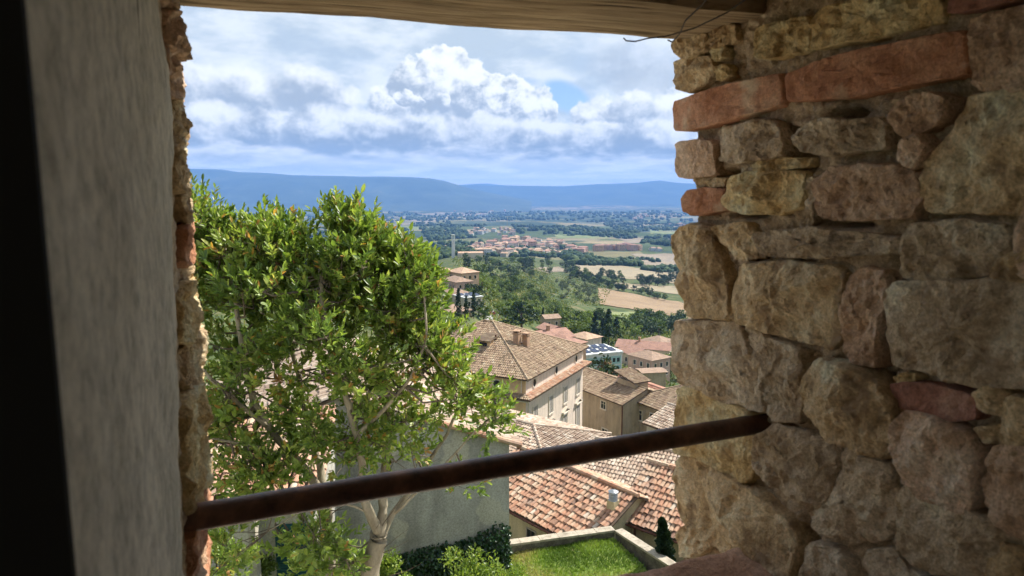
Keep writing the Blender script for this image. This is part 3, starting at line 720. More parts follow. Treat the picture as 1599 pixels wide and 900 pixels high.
field('field', [(905, 488), (1010, 488), (1080, 505), (900, 506)], M['meadow'], lift=0.4)
field('field', [(900, 410), (1062, 424), (1058, 444), (902, 428)], M['stubble'])
field('field', [(960, 442), (1070, 450), (1075, 462), (970, 450)], M['stubble'])
field('field', [(985, 397), (1075, 396), (1075, 418), (1010, 416)], M['fallow'])
field('field', [(960, 371), (1030, 370), (1060, 377), (985, 380)], M['fallow'])
field('field', [(862, 366), (950, 369), (955, 374), (870, 372)], M['meadow'])
field('field', [(1014, 358), (1062, 359), (1062, 367), (1016, 365)], M['meadow'])
field('field', [(600, 342), (682, 341), (680, 350), (605, 351)], M['fallow'])
field('field', [(612, 355), (655, 353), (665, 358), (620, 361)], M['meadow'])
field('field', [(800, 323), (960, 321), (1000, 326), (820, 328)], M['fallow'])
field('field', [(640, 332), (760, 333), (770, 337), (660, 337)], M['fallow'])
field('field', [(830, 420), (872, 417), (890, 424), (845, 428)], M['fallow'], lift=0.4)

# haze over the whole valley
hz = MB().box((-36000, -300, -300), (36000, 30000, 500)).build('haze', [])
def _haze():
    m = bpy.data.materials.new('haze'); m.use_nodes = True; nt = m.node_tree; nt.nodes.clear()
    o = nt.nodes.new('ShaderNodeOutputMaterial'); v = nt.nodes.new('ShaderNodeVolumePrincipled')
    v.inputs['Color'].default_value = (0.20, 0.43, 0.95, 1); v.inputs['Density'].default_value = 8.5e-5; v.inputs['Anisotropy'].default_value = 0.0
    nt.links.new(v.outputs[0], o.inputs['Volume']); return m
hz.data.materials.append(_haze()); tag(hz, kind='stuff')

# ------------------------------------------------------------------ town materials
M['tile_orange'] = m_tile('tile_orange', [(0.0, (0.22, 0.14, 0.10)), (0.2, (0.38, 0.22, 0.15)), (0.4, (0.52, 0.275, 0.175)), (0.6, (0.57, 0.35, 0.23)), (0.8, (0.60, 0.44, 0.31)), (1.0, (0.66, 0.56, 0.45))], moss=(0.42, 0.34, 0.27))
M['tile_brown'] = m_tile('tile_brown', [(0.0, (0.13, 0.09, 0.06)), (0.3, (0.28, 0.19, 0.125)), (0.6, (0.38, 0.27, 0.18)), (0.85, (0.46, 0.34, 0.22)), (1.0, (0.54, 0.43, 0.31))], moss=(0.33, 0.28, 0.18))
M['tile_pale'] = m_tile('tile_pale', [(0.0, (0.22, 0.15, 0.11)), (0.4, (0.40, 0.29, 0.215)), (0.7, (0.52, 0.41, 0.315)), (1.0, (0.64, 0.56, 0.46))], moss=(0.44, 0.34, 0.25))
M['tile_red'] = m_tile('tile_red', [(0.0, (0.24, 0.10, 0.07)), (0.5, (0.40, 0.19, 0.13)), (1.0, (0.50, 0.29, 0.20))], moss=(0.34, 0.22, 0.16))
M['deck'] = m_rough('deck', [(0.3, (0.09, 0.06, 0.04)), (0.7, (0.17, 0.12, 0.085))], 4, 30, 0, 0)
def wallm(name, c, scale=0.5, streak=True, contrast=0.72, fine=0.25):
    def f(nt, b, L):
        k = ramp(nt, tnoise(nt, scale, 7, 0.65), [(0.25, sh(c, contrast)), (0.5, sh(c, 0.93)), (0.75, c)])
        if streak: k = mult(nt, k, ramp(nt, tnoise(nt, 1.6, 5, 0.6, (1, 1, 0.16)), [(0.3, (0.74,)*3), (0.62, (1,)*3)]))
        k = mult(nt, k, ramp(nt, tnoise(nt, 14, 4, 0.65), [(0.3, (1-fine,)*3), (0.6, (1,)*3)]))
        L(k, b.inputs['Base Color'])
    return material(name, f, 0.92, 0.15)
M['w_pink'] = wallm('w_pink', (0.80, 0.67, 0.555), contrast=0.85); M['w_ochre'] = wallm('w_ochre', (0.78, 0.54, 0.32)); M['w_grey'] = None
def _grey(nt, b, L):
    k = ramp(nt, tnoise(nt, 0.55, 8, 0.68), [(0.28, (0.25, 0.235, 0.20)), (0.45, (0.42, 0.40, 0.345)), (0.6, (0.51, 0.485, 0.42)), (0.75, (0.60, 0.57, 0.50))])
    k = mult(nt, k, ramp(nt, tnoise(nt, 1.3, 6, 0.6, (1, 1, 0.10)), [(0.30, (0.62,)*3), (0.55, (1,)*3)]))
    k = mult(nt, k, (0.60, 0.55, 0.42), ramp(nt, tnoise(nt, 0.8, 3, 0.4), [(0.60, (0, 0, 0)), (0.625, (0.55,)*3)]), 'MIX')
    k = mult(nt, k, (0.16, 0.15, 0.12), ramp(nt, tnoise(nt, 2.2, 8, 0.75, dist=1.5), [(0.485, (0, 0, 0)), (0.497, (0.5,)*3), (0.509, (0, 0, 0))]), 'MIX')
    k = mult(nt, k, ramp(nt, tnoise(nt, 16, 5, 0.7), [(0.3, (0.62,)*3), (0.6, (1,)*3)]))
    L(k, b.inputs['Base Color'])
M['w_grey'] = material('w_grey', _grey, 0.95, 0.1)
M['w_stone'] = wallm('w_stone', (0.46, 0.37, 0.26), 0.8, True, 0.66, 0.35); M['w_yellow'] = wallm('w_yellow', (0.62, 0.53, 0.33)); M['w_cream'] = wallm('w_cream', (0.66, 0.58, 0.45))
M['w_white'] = wallm('w_white', (0.72, 0.74, 0.72), contrast=0.85); M['w_brick'] = wallm('w_brick', (0.46, 0.30, 0.20), 1.2); M['w_orange'] = wallm('w_orange', (0.62, 0.43, 0.28)); M['w_rose'] = wallm('w_rose', (0.58, 0.40, 0.32))
M['trim'] = m_flat('trim', (0.62, 0.55, 0.45), 0.8); M['shutter'] = m_flat('shutter', (0.34, 0.31, 0.27), 0.7); M['shutter_brown'] = m_flat('shutter_brown', (0.13, 0.08, 0.055), 0.7); M['shutter_teal'] = m_flat('shutter_teal', (0.018, 0.085, 0.09), 0.6)
M['glass'] = m_flat('glass', (0.025, 0.03, 0.035), 0.12, spec=0.6); M['dark'] = m_flat('dark', (0.02, 0.018, 0.016), 0.9); M['pipe'] = m_flat('pipe', (0.12, 0.05, 0.035), 0.5, 0.2)
M['metal'] = m_flat('metal', (0.35, 0.37, 0.38), 0.35, 0.7); M['concrete'] = m_rough('concrete', [(0.3, (0.075, 0.068, 0.05)), (0.5, (0.15, 0.135, 0.105)), (0.7, (0.24, 0.22, 0.17))], 3, 14, 0.6, 0.05, fine=0.5)
M['capstone'] = m_rough('capstone', [(0.3, (0.26, 0.225, 0.17)), (0.5, (0.42, 0.37, 0.29)), (0.7, (0.52, 0.46, 0.36))], 4, 30, 0.4, 0.02)
M['panel'] = m_flat('panel', (0.02, 0.028, 0.06), 0.2, spec=0.5); M['teal'] = m_flat('teal', (0.30, 0.47, 0.47), 0.5)
M['asphalt'] = m_rough('asphalt', [(0.3, (0.30, 0.29, 0.28)), (0.7, (0.42, 0.41, 0.39))], 0.5, 6, 0, 0)

def tiles(poly, mat, parent, pitch=0.22, row=0.36, name='tile_course', jit=1.0, lift=0.02):
    """barrel tiles over a flat roof polygon whose first two points are the eave"""
    P = [Vector(p) for p in poly]; e = (P[1]-P[0]).normalized(); nrm = None
    for q in P[2:]:
        nrm = e.cross(q-P[0])
        if nrm.length > 1e-4: break
    nrm.normalize()
    if nrm.z < 0: nrm = -nrm
    s = nrm.cross(e)
    if s.z < 0: s = -s
    uv = np.array([((p-P[0]).dot(e), (p-P[0]).dot(s)) for p in P])
    a0, b0 = uv.min(0); a1, b1 = uv.max(0)
    A, Bv = np.meshgrid(np.arange(a0+pitch/2, a1, pitch), np.arange(b0+row/2, b1, row)); A = A.ravel(); Bv = Bv.ravel()
    ins = np.zeros(len(A), bool); k = len(uv)
    for i in range(k):
        x0, y0 = uv[i]; x1, y1 = uv[(i+1) % k]
        c = ((y0 > Bv) != (y1 > Bv)); xi = (x1-x0)*(Bv-y0)/((y1-y0) if abs(y1-y0) > 1e-9 else 1e-9)+x0
        ins ^= c & (A < xi)
    A = A[ins]; Bv = Bv[ins]; N = len(A)
    if not N: return None
    rg = np.random.RandomState(int(abs(P[0].x*97+P[0].y*31+N)) % 99991)
    ja = rg.normal(0, 0.010*jit, N); jb = rg.normal(0, 0.015*jit, N); jh = rg.normal(0, 0.006*jit, N); tw = rg.normal(0, 0.02*jit, N)
    r = pitch*0.47; ang = np.linspace(0, math.pi, 6)
    E_, S_, N_ = np.array(e), np.array(s), np.array(nrm); O = np.array(P[0])
    V = np.zeros((N, 12, 3)); L_ = row*1.12
    for h, (db, rr, zz) in enumerate(((-row/2-0.02, r*1.08, lift+0.030), (L_-row/2-0.02, r*0.86, lift))):
        for j, t in enumerate(ang):
            aa = A+ja+math.cos(t)*rr+tw*db; bb = Bv+jb+db; hh = np.sin(t)*rr*0.75+zz+jh
            V[:, h*6+j] = O+aa[:, None]*E_+bb[:, None]*S_+hh[:, None]*N_
    base = (np.arange(N)*12)[:, None, None]
    q = np.array([(j, j+1, j+7, j+6) for j in range(5)])[None]
    F = (base+q).reshape(-1, 4)
    tone = np.clip(rg.normal(0.5, 0.17, N)+rg.choice([0, 0, 0, 0, 0.3, -0.25], N)*rg.rand(N)+np.array([mn.noise(Vector((x*0.8, y*0.25, 3)))*0.28 for x, y in zip(A, Bv)]), 0, 1)
    me = mesh(name, V.reshape(-1, 3), F, [mat], rnd=np.repeat(tone, 5))
    o = obj(name, me, parent); o['kind'] = 'stuff'; return o

def house(name, label, loc, rz, L1, L2, h, wallmat, roofmat, pitch=22, over=0.45, roof='hip', base=6.0, ridge_cap=True, tile_pitch=0.22, tiled=True, group=None, wallmat2=None, cat='house', eave_dz=0.0, tile_row=0.36):
    """origin: near corner at eave height (z=0 is the wall top); x along the right face (y=0), y along the left face (x=0); walls reach down by h"""
    t = thing(name, label, cat, loc, rz, group)
    w = MB()
    if wallmat2 is None: w.box((0, 0, -h), (L1, L2, 0))
    else:
        w.box((0, 0, -h), (L1, L2, 0)); w.i[5] = 1
    tp = math.tan(math.radians(pitch)); o = over; z0 = -o*tp
    x0, x1, y0, y1 = -o, L1+o, -o, L2+o
    polys = []
    if roof == 'hip':
        m = min(x1-x0, y1-y0)/2; zr = z0+m*tp
        if (x1-x0) >= (y1-y0):
            r0 = (x0+m, (y0+y1)/2, zr); r1 = (x1-m, (y0+y1)/2, zr)
            polys = [[(x0, y0, z0), (x1, y0, z0), r1, r0], [(x1, y1, z0), (x0, y1, z0), r0, r1], [(x0, y1, z0), (x0, y0, z0), r0], [(x1, y0, z0), (x1, y1, z0), r1]]
        else:
            r0 = ((x0+x1)/2, y0+m, zr); r1 = ((x0+x1)/2, y1-m, zr)
            polys = [[(x0, y1, z0), (x0, y0, z0), r0, r1], [(x1, y0, z0), (x1, y1, z0), r1, r0], [(x0, y0, z0), (x1, y0, z0), r0], [(x1, y1, z0), (x0, y1, z0), r1]]
        ridges = [(r0, r1)]+[(c, r0 if (Vector(c)-Vector(r0)).length < (Vector(c)-Vector(r1)).length else r1) for c in ((x0, y0, z0), (x1, y0, z0), (x1, y1, z0), (x0, y1, z0))]
    elif roof == 'gable_x':      # ridge along x
        ym = (y0+y1)/2; zr = z0+(ym-y0)*tp
        polys = [[(x0, y0, z0), (x1, y0, z0), (x1, ym, zr), (x0, ym, zr)], [(x1, y1, z0), (x0, y1, z0), (x0, ym, zr), (x1, ym, zr)]]
        ridges = [((x0, ym, zr), (x1, ym, zr))]
        for xx in (0.0, L1): w.poly([(xx, 0, 0), (xx, L2, 0), (xx, L2/2, L2/2*tp)])
    elif roof == 'gable_y':      # ridge along y
        xm = (x0+x1)/2; zr = z0+(xm-x0)*tp
        polys = [[(x0, y1, z0), (x0, y0, z0), (xm, y0, zr), (xm, y1, zr)], [(x1, y0, z0), (x1, y1, z0), (xm, y1, zr), (xm, y0, zr)]]
        ridges = [((xm, y0, zr), (xm, y1, zr))]
        for yy in (0.0, L2): w.poly([(0, yy, 0), (L1, yy, 0), (L1/2, yy, L1/2*tp)])
    else:                         # flat
        polys = []; ridges = []
    w.build('wall', [wallmat, wallmat2 or wallmat], t)
    r = MB()
    for p in polys: r.slab([Vector(q)+Vector((0, 0, 0.06)) for q in p], (0, 0, 0.10))
    ro = r.build('roof', M['deck'] if tiled else roofmat, t) if polys else None
    if tiled:
        for p in polys: tiles([Vector(q)+Vector((0, 0, 0.165)) for q in p], roofmat, ro, tile_pitch, tile_row)
    if ridge_cap and tiled:
        c = MB()
        for a, b in ridges:
            a, b = Vector(a)+Vector((0, 0, 0.24)), Vector(b)+Vector((0, 0, 0.24)); n = max(2, int((b-a).length/0.4))
            for i in range(n):
                p, q = a.lerp(b, i/n), a.lerp(b, (i+1.05)/n); c.tube([p, q], [0.15, 0.12], 7)
        co = c.build('ridge_cap', roofmat, ro)
        at_ = co.data.attributes.new('rnd', 'FLOAT', 'FACE'); at_.data.foreach_set('value', np.repeat(np.random.RandomState(3).uniform(0.35, 1, len(co.data.polygons)//9+1), 9)[:len(co.data.polygons)].astype(np.float32))
    return t, ro
def fpt(face, t, o, z, L1=0, L2=0):
    return {'R': (t, -o, z), 'L': (-o, t, z), 'F': (L1+o, t, z), 'B': (t, L2+o, z)}[face]
def fbox(mb, face, t0, t1, z0, z1, o0, o1, L1=0, L2=0):
    a = fpt(face, t0, o0, z0, L1, L2); b = fpt(face, t1, o1, z1, L1, L2)
    mb.box(tuple(min(p, q) for p, q in zip(a, b)), tuple(max(p, q) for p, q in zip(a, b)))
def window(t, face, c, z, w, h, frame='trim', style='pane', shutter='shutter', L1=0, L2=0, fw=0.14):
    """c centre along the face, z sill height (below 0)"""
    m = MB()
    fbox(m, face, c-w/2-fw, c-w/2, z-fw, z+h+fw, 0.0, 0.09, L1, L2); fbox(m, face, c+w/2, c+w/2+fw, z-fw, z+h+fw, 0.0, 0.09, L1, L2)
    fbox(m, face, c-w/2, c+w/2, z+h, z+h+fw, 0.0, 0.085, L1, L2); fbox(m, face, c-w/2-fw*1.5, c+w/2+fw*1.5, z-fw*1.6, z-fw*0.4, 0.0, 0.16, L1, L2)
    f = m.build('window', M[frame], t)
    p = MB(); fbox(p, face, c-w/2, c+w/2, z-fw*0.4, z+h, 0.003, 0.02, L1, L2); p.build('pane', M['glass'], f)
    if style == 'pane':
        p = MB(); fbox(p, face, c-0.03, c+0.03, z, z+h, 0.02, 0.05, L1, L2); fbox(p, face, c-w/2, c+w/2, z+h*0.62, z+h*0.62+0.05, 0.02, 0.048, L1, L2); p.build('glazing_bar', M['trim'], f)
    if style in ('shut', 'half'):
        for sgn in ((-1, 1) if style == 'shut' else (1,)):
            p = MB(); a, b = sorted((c+sgn*0.02, c+sgn*w/2*0.96)); fbox(p, face, a, b, z, z+h*0.985, 0.022, 0.035, L1, L2)
            n = max(4, int(h/0.16))
            for i in range(n): fbox(p, face, a+0.04, b-0.04, z+h*(i+0.15)/n, z+h*(i+0.7)/n, 0.036, 0.06, L1, L2)
            p.build('shutter', M[shutter], f)
    return f
def chimney(t, x, y, z0, z1, w=0.6, d=0.6, mat='w_brick', cap='tile_orange'):
    m = MB(); m.box((x-w/2, y-d/2, z0), (x+w/2, y+d/2, z1)); c = m.build('chimney', M[mat], t)
    m = MB(); m.box((x-w/2-.08, y-d/2-.08, z1+.001), (x+w/2+.08, y+d/2+.08, z1+.07))
    for sx in (-1, 1):
        for sy in (-1, 1): m.box((x+sx*(w/2-.06)-.05, y+sy*(d/2-.06)-.05, z1+.07), (x+sx*(w/2-.06)+.05, y+sy*(d/2-.06)+.05, z1+.26))
    m.slab([(x-w/2-.1, y-d/2-.1, z1+.26), (x+w/2+.1, y-d/2-.1, z1+.26), (x+w/2+.1, y+d/2+.1, z1+.26), (x-w/2-.1, y+d/2+.1, z1+.26)], (0, 0, 0.06))
    m.build('chimney_cap', M[mat], c); return c
R_ = math.radians

# ------------------------------------------------------------------ the palazzo
C1 = at(825, 597, 75.0); C2 = at_z(919, 544, C1.z); dd = C2-C1; ang = math.atan2(dd.y, dd.x); LP = dd.length
OV = 0.55; nx, ny = math.cos(ang), math.sin(ang)
PAL = C1+Vector((nx*OV-ny*OV, ny*OV+nx*OV, 0)); PL1, PL2 = LP-2*OV, 19.0
pal, pr_ = house('palazzo', 'large pale palazzo with brown hipped tile roof and rows of shuttered windows', PAL+Vector((0, 0, OV*math.tan(R_(24)))), ang, PL1, PL2, 22, M['w_pink'], M['tile_brown'], 24, OV, 'hip', wallmat2=M['w_ochre'], cat='building', tile_pitch=0.25, tile_row=0.42)
# tiled skirt roof between attic and main floors
zs = -1.9; sk = MB(); pj = 0.95
def skirt(a, b, c_, d): return [Vector(p) for p in (a, b, c_, d)]
q1 = skirt((-pj, -pj, zs-0.30), (PL1+pj, -pj, zs-0.30), (PL1, 0, zs), (0, 0, zs)); q2 = skirt((-pj, PL2+pj, zs-0.30), (-pj, -pj, zs-0.30), (0, 0, zs), (0, PL2, zs))
for q in (q1, q2): sk.slab([p+Vector((0, 0, 0.004)) for p in q], (0, 0, -0.16))
so = sk.build('skirt_roof', M['deck'], pal); tiles([p+Vector((0, 0, 0.02)) for p in q1], M['tile_orange'], so, 0.25, 0.33); tiles([p+Vector((0, 0, 0.02)) for p in q2], M['tile_brown'], so, 0.25, 0.33)
m = MB(); m.box((-0.5, -0.5, zs-0.75), (PL1+0.4, -0.003, zs-0.32)); m.box((-0.5, -0.003, zs-0.75), (-0.003, PL2, zs-0.32)); m.build('cornice', M['trim'], pal)
def oval(face, c, z, rx, rz_):
    m = MB(); n = 20; ring = []
    for i in range(n):
        a = 2*math.pi*i/n; ring.append((math.cos(a), math.sin(a)))
    for i in range(n):
        (a0, b0), (a1, b1) = ring[i], ring[(i+1) % n]
        P4 = [fpt(face, c+a0*rx, 0.07, z+b0*rz_), fpt(face, c+a1*rx, 0.07, z+b1*rz_), fpt(face, c+a1*rx*1.3, 0.07, z+b1*rz_*1.3), fpt(face, c+a0*rx*1.3, 0.07, z+b0*rz_*1.3)]
        m.slab(P4, Vector(fpt(face, 0, -0.069, 0)))
    f = m.build('window', M['trim'], pal)
    p = MB(); p.poly([fpt(face, c+a*rx, 0.025, z+b*rz_) for a, b in ring]); p.build('pane', M['dark'], f)
for c in (2.2, 8.6, 15.2): oval('R', c, -1.05, 0.40, 0.48)
for c in (3.6, 8.8, 14.0): oval('L', c, -1.05, 0.48, 0.40)
for i, c in enumerate((2.5, 7.0, 11.6, 16.0)):
    window(pal, 'R', c, zs-4.0, 1.15, 2.0, style='shut')
for i, c in enumerate((2.5, 7.0, 11.6, 16.0)):
    zz = zs-8.6
    f = window(pal, 'R', c, zz, 1.2, 2.9, style='shut' if i else 'half')
    g = MB()
    fbox(g, 'R', c-1.05, c+1.05, zz+3.28, zz+3.40, 0.003, 0.34)
    for sgn in (-1, 1): g.slab([(c+sgn*1.05, -0.30, zz+3.402), (c, -0.30, zz+3.86), (c, -0.30, zz+3.99), (c+sgn*1.12, -0.30, zz+3.52)][::sgn], (0, 0.297, 0))
    g.build('pediment', M['trim'], f)
for c in (4.5, 9.0): window(pal, 'L', c, zs-4.0, 1.0, 1.7, style='shut', shutter='shutter_brown')
ap = (PL2/2, 1)
zr = lambda x, y: min(x+OV, y+OV)*math.tan(R_(24))-OV*math.tan(R_(24))
chimney(pal, 6.6, 4.3, zr(6.6, 4.3), zr(6.6, 4.3)+1.6, 0.8, 0.7, 'w_brick'); chimney(pal, 7.6, 3.6, zr(7.6, 3.6), zr(7.6, 3.6)+1.5, 0.7, 0.7, 'w_brick')
m = MB(); dx, dy = 4.3, 7.6; dzv = zr(dx, dy); m.box((dx-0.2, dy-0.9, dzv-0.4), (dx+1.8, dy+0.9, dzv+0.75)); dm = m.build('dormer', M['w_ochre'], pal)
m = MB(); m.box((dx-0.23, dy-0.5, dzv+0.05), (dx-0.203, dy+0.5, dzv+0.62)); m.build('dormer_window', M['dark'], dm)
m = MB(); m.slab([(dx-0.5, dy-1.1, dzv+0.752), (dx+2.2, dy-1.1, dzv+1.15), (dx+2.2, dy+1.1, dzv+1.15), (dx-0.5, dy+1.1, dzv+0.752)], (0, 0, 0.12)); m.build('dormer_roof', M['tile_brown'], dm)
for x, y in ((2.4, 9.0), (5.4, 6.6)): MB().tube([(x, y, zr(x, y)), (x, y, zr(x, y)+0.9)], 0.10, 8).build('flue', M['pipe'], pal)
MB().tube([(-0.16, 0.5, -1.7), (-0.16, 0.5, -0.2)], 0.06, 6).build('downpipe', M['trim'], pal)
MB().tube([(0.35, -0.16, -20), (0.35, -0.16, zs-0.8)], 0.06, 6).build('downpipe', M['trim'], pal)

# low annex in front of the palazzo's shaded side
q = at(800, 640, 70.0)
an, _ = house('annex', 'low ochre annex leaning against the shaded side of the palazzo', at(836, 612, 73.0)+Vector((-2.2, 1.0, 0.6)), ang, 6, 9, 14, M['w_ochre'], M['tile_pale'], 14, 0.3, 'gable_y', wallmat2=M['w_ochre'], tile_pitch=0.25)
an.location = PAL+Vector((nx*-0.6-ny*3.6, ny*-0.6+nx*3.6, -3.0)); an.scale = (0.5, 1, 1)
window(an, 'L', 1.6, -4.0, 0.9, 1.8, style='pane')

# stone house to the right of the palazzo
S1 = at(972, 632, 92.0); S2 = at_z(918, 611, S1.z); dv = S2-S1; sang = math.atan2(dv.y, dv.x)-R_(90)
st, sro = house('stone_house', 'tall rough stone house with red drainpipe right of the palazzo', S1, sang, 8.0, dv.length+8, 20, M['w_stone'], M['tile_brown'], 20, 0.4, 'gable_y', tile_pitch=0.26, tile_row=0.42)
for c, z, w, h in ((4.0, -1.6, 1.0, 1.0), (3.6, -6.4, 1.1, 1.9)): window(st, 'L', c, z, w, h, frame='trim', style='pane', fw=0.12)
MB().tube([(-0.12, -0.12, -18), (-0.12, -0.12, -0.1)], 0.09, 6).build('downpipe', M['pipe'], st)
m = MB(); m.box((3.2, 1.2, 0.4), (5.6, 5.0, 2.2)); rb = m.build('roof_block', M['w_stone'], st); tiles([(2.9, 0.9, 2.22), (5.9, 0.9, 2.22), (5.9, 5.3, 3.1), (2.9, 5.3, 3.1)], M['tile_brown'], rb, 0.26, 0.42); MB().slab([Vector(p) for p in [(2.9, 0.9, 2.2), (5.9, 0.9, 2.2), (5.9, 5.3, 3.08), (2.9, 5.3, 3.08)]], (0, 0, -0.08)).build('block_roof', M['deck'], rb)
E1 = at(987, 622, 95.0); E2 = at_z(1047, 645, E1.z); dv = E2-E1; eang = math.atan2(dv.y, dv.x)
st2, _ = house('stone_house', 'wide stone house with broad hipped roof beside the iron bar end', E1, eang, dv.length+7, 13, 18, M['w_stone'], M['tile_brown'], 24, 0.5, 'hip', tile_pitch=0.26, tile_row=0.42)
for c, z, w, h in ((1.6, -2.6, 1.1, 1.3), (4.4, -2.4, 1.2, 1.3), (2.0, -7.2, 1.6, 2.4), (7, -2.6, 1.1, 1.3)): window(st2, 'R', c, z, w, h, style='pane', fw=0.12)
e0 = at(1010, 662, 62.0)
lt, _ = house('low_house', 'low house with bleached lichen covered tiles at the reveal edge', e0, eang+R_(4), 12, 6, 10, M['w_cream'], M['tile_pale'], 20, 0.3, 'gable_x', tile_pitch=0.26)
s0 = at(925, 596, 112)
rr_, _ = house('low_house', 'low red roofed outbuilding behind the stone house roof', s0, eang, 16, 7, 6, M['w_stone'], M['tile_red'], 18, 0.3, 'gable_x', tile_pitch=0.28, tile_row=0.5)

# middle houses between the palazzo and the lawn
hm0 = at(852, 730, 44.0)
hm, _ = house('brick_house', 'brick walled house with weathered grey roof just behind the iron bar', hm0, R_(52), 7.5, 9, 12, M['w_brick'], M['tile_pale'], 13, 0.35, 'hip', wallmat2=M['w_brick'])
window(hm, 'L', 3.4, -2.4, 0.8, 1.1, style='half', shutter='shutter')
hn0 = at(1000, 776, 34.5)
hn, _ = house('low_house', 'low house with sunlit pale roof behind the orange roofs', at(905, 742, 39.5), R_(-28), 9.5, 6.5, 6, M['w_cream'], M['tile_pale'], 16, 0.3, 'gable_x')
m = MB()
tb = thing('terrace_awning', 'dark terrace roof with white edge strips behind the orange roofs', 'awning', at(982, 722, 47), R_(-30))
MB().box((-2.2, -1.2, -0.1), (2.4, 1.6, 0.0)).build('awning_sheet', M['deck'], tb)
MB().box((-2.3, 1.601, -0.06), (2.5, 1.75, 0.12)).build('edge_strip', M['trim'], tb); MB().box((-2.3, -1.35, -0.06), (2.5, -1.201, 0.08)).build('edge_strip', M['trim'], tb)
for x in (-2.1, 2.3): MB().tube([(x, -1.1, -4), (x, -1.1, -0.1)], 0.05, 6).build('post', M['pipe'], tb)
sh_, _ = house('shed', 'tiny brick hut with orange roof under the end of the iron bar', at(1030, 716, 50), R_(40), 1.3, 1.3, 4, M['w_brick'], M['tile_orange'], 25, 0.12, 'gable_x')
# pink parasol on the terrace
pk = thing('parasol', 'small pink parasol on the terrace behind the orange roofs', 'parasol', at(938, 724, 45) + Vector((0, 0, -2.0)))
M['pink'] = m_flat('pink', (0.62, 0.16, 0.30), 0.7); mb = MB(); n = 10
for i in range(n):
    a, b = 2*math.pi*i/n, 2*math.pi*(i+1)/n; mb.poly([(0, 0, 2.35), (1.1*math.cos(a), 1.1*math.sin(a), 2.0), (1.1*math.cos(b), 1.1*math.sin(b), 2.0)])
mb.build('canopy', M['pink'], pk); MB().tube([(0, 0, -0.5), (0, 0, 2.34)], 0.025, 6).build('pole', M['metal'], pk)

# the two orange roofs above the lawn
def orange_house(name, label, pL, pR, run, rise, back, extra_l, extra_r, wallh, seed):
    """pL, pR: eave ends; roof climbs away from the lawn by run/rise, then falls behind the ridge"""
    e = (pR-pL); e.z = 0; ln = e.length+extra_l+extra_r; e.normalize(); up = Vector((-e.y, e.x, 0))
    if up.y < 0: up = -up
    o = pL-e*extra_l; t = thing(name, label, 'house', o, math.atan2(e.y, e.x))
    # local x along the eave, y up the slope, z=0 at the eave
    r = MB(); front = [(0, 0, 0), (ln, 0, 0), (ln, run, rise), (0, run, rise)]; rear = [(ln, run*2, 0), (0, run*2, 0), (0, run, rise), (ln, run, rise)]
    for p in (front, rear): r.slab([Vector(q) for q in p], (0, 0, -0.08))
    ro = r.build('roof', M['deck'], t)
    for p in (front, rear): tiles([Vector(q)+Vector((0, 0, 0.004)) for q in p], M['tile_orange'], ro, 0.205, 0.33, jit=1.5)
    c = MB(); n = int(ln/0.38)
    for i in range(n): c.tube([(ln*i/n, run, rise+0.07), (ln*(i+1.06)/n, run, rise+0.06)], [0.13, 0.105], 8)
    co = c.build('ridge_cap', M['tile_orange'], ro); at_ = co.data.attributes.new('rnd', 'FLOAT', 'FACE'); at_.data.foreach_set('value', np.repeat(np.random.RandomState(seed).uniform(0.2, .9, n), 10).astype(np.float32))
    w = MB(); w.box((0.25, 0.35, -wallh), (ln-0.25, run*2-0.35, -0.02+0.35*rise/run-0.10)); 
    for xx in (0.25, ln-0.25): w.poly([(xx, 0.35, 0.35*rise/run-0.12), (xx, run*2-0.35, 0.35*rise/run-0.12), (xx, run, rise-0.1)])
    w.build('wall', M['w_yellow'], t)
    MB().tube([(0, -0.10, -0.06), (ln, -0.10, -0.06)], 0.055, 8).build('gutter', M['pipe'], t)
    ra = MB(); n = int(ln/0.6)
    for i in range(n): ra.box((0.3+i*0.6, -0.03, -0.20), (0.38+i*0.6, 0.35, -0.09))
    ra.build('rafter_end', M['shutter_brown'], t)['kind'] = 'stuff'
    return t, ln
pL = at(797, 797, 31.6); pR = at_z(866, 833, pL.z)
oh, oln = orange_house('orange_roof_house', 'yellow walled house with mottled orange tile roof at the back of the lawn', pL, pR, 3.1, 1.5, 3.1, 3.0, 2.1, 3.6, 5)
def owin(t, x, z, w, h):
    m = MB(); y = 0.35
    m.box((x-w/2-.07, y-.05, z-.07), (x-w/2, y-.002, z+h+.07)); m.box((x+w/2, y-.05, z-.07), (x+w/2+.07, y-.002, z+h+.07)); m.box((x-w/2, y-.05, z+h), (x+w/2, y-.002, z+h+.07)); m.box((x-w/2-.1, y-.09, z-.12), (x+w/2+.1, y-.002, z-.07))
    f = m.build('window', M['shutter'], t); MB().box((x-w/2, y-.02, z-.07), (x+w/2, y-.003, z+h)).build('pane', M['glass'], f)
    MB().box((x-.02, y-.04, z), (x+.02, y-.021, z+h)).build('glazing_bar', M['shutter_brown'], f)
owin(oh, 4.1, -1.75, 0.55, 1.05); owin(oh, 1.6, -1.75, 0.55, 1.05)
pL2 = at(957, 808, 30.2); pR2 = at_z(1056, 843, pL2.z)
oh2, oln2 = orange_house('orange_roof_house', 'yellow walled house with pale spotted orange roof next to the stone reveal', pL2, pR2, 3.0, 1.75, 3.0, 0.0, 4.0, 4.0, 8)
owin(oh2, 3.9, -1.55, 0.5, 1.0); MB().tube([(1.0, 0.25, -3.6), (1.0, 0.25, -0.1)], 0.05, 8).build('downpipe', M['pipe'], oh2)
ch = thing('chimney', 'cream chimney stack with louvred metal cowl between the two orange roofs', 'chimney', at(957, 802, 29.6), R_(-45))
MB().box((-0.2, -0.2, -0.6), (0.2, 0.2, 0.62)).build('stack', M['w_yellow'], ch)
mb = MB()
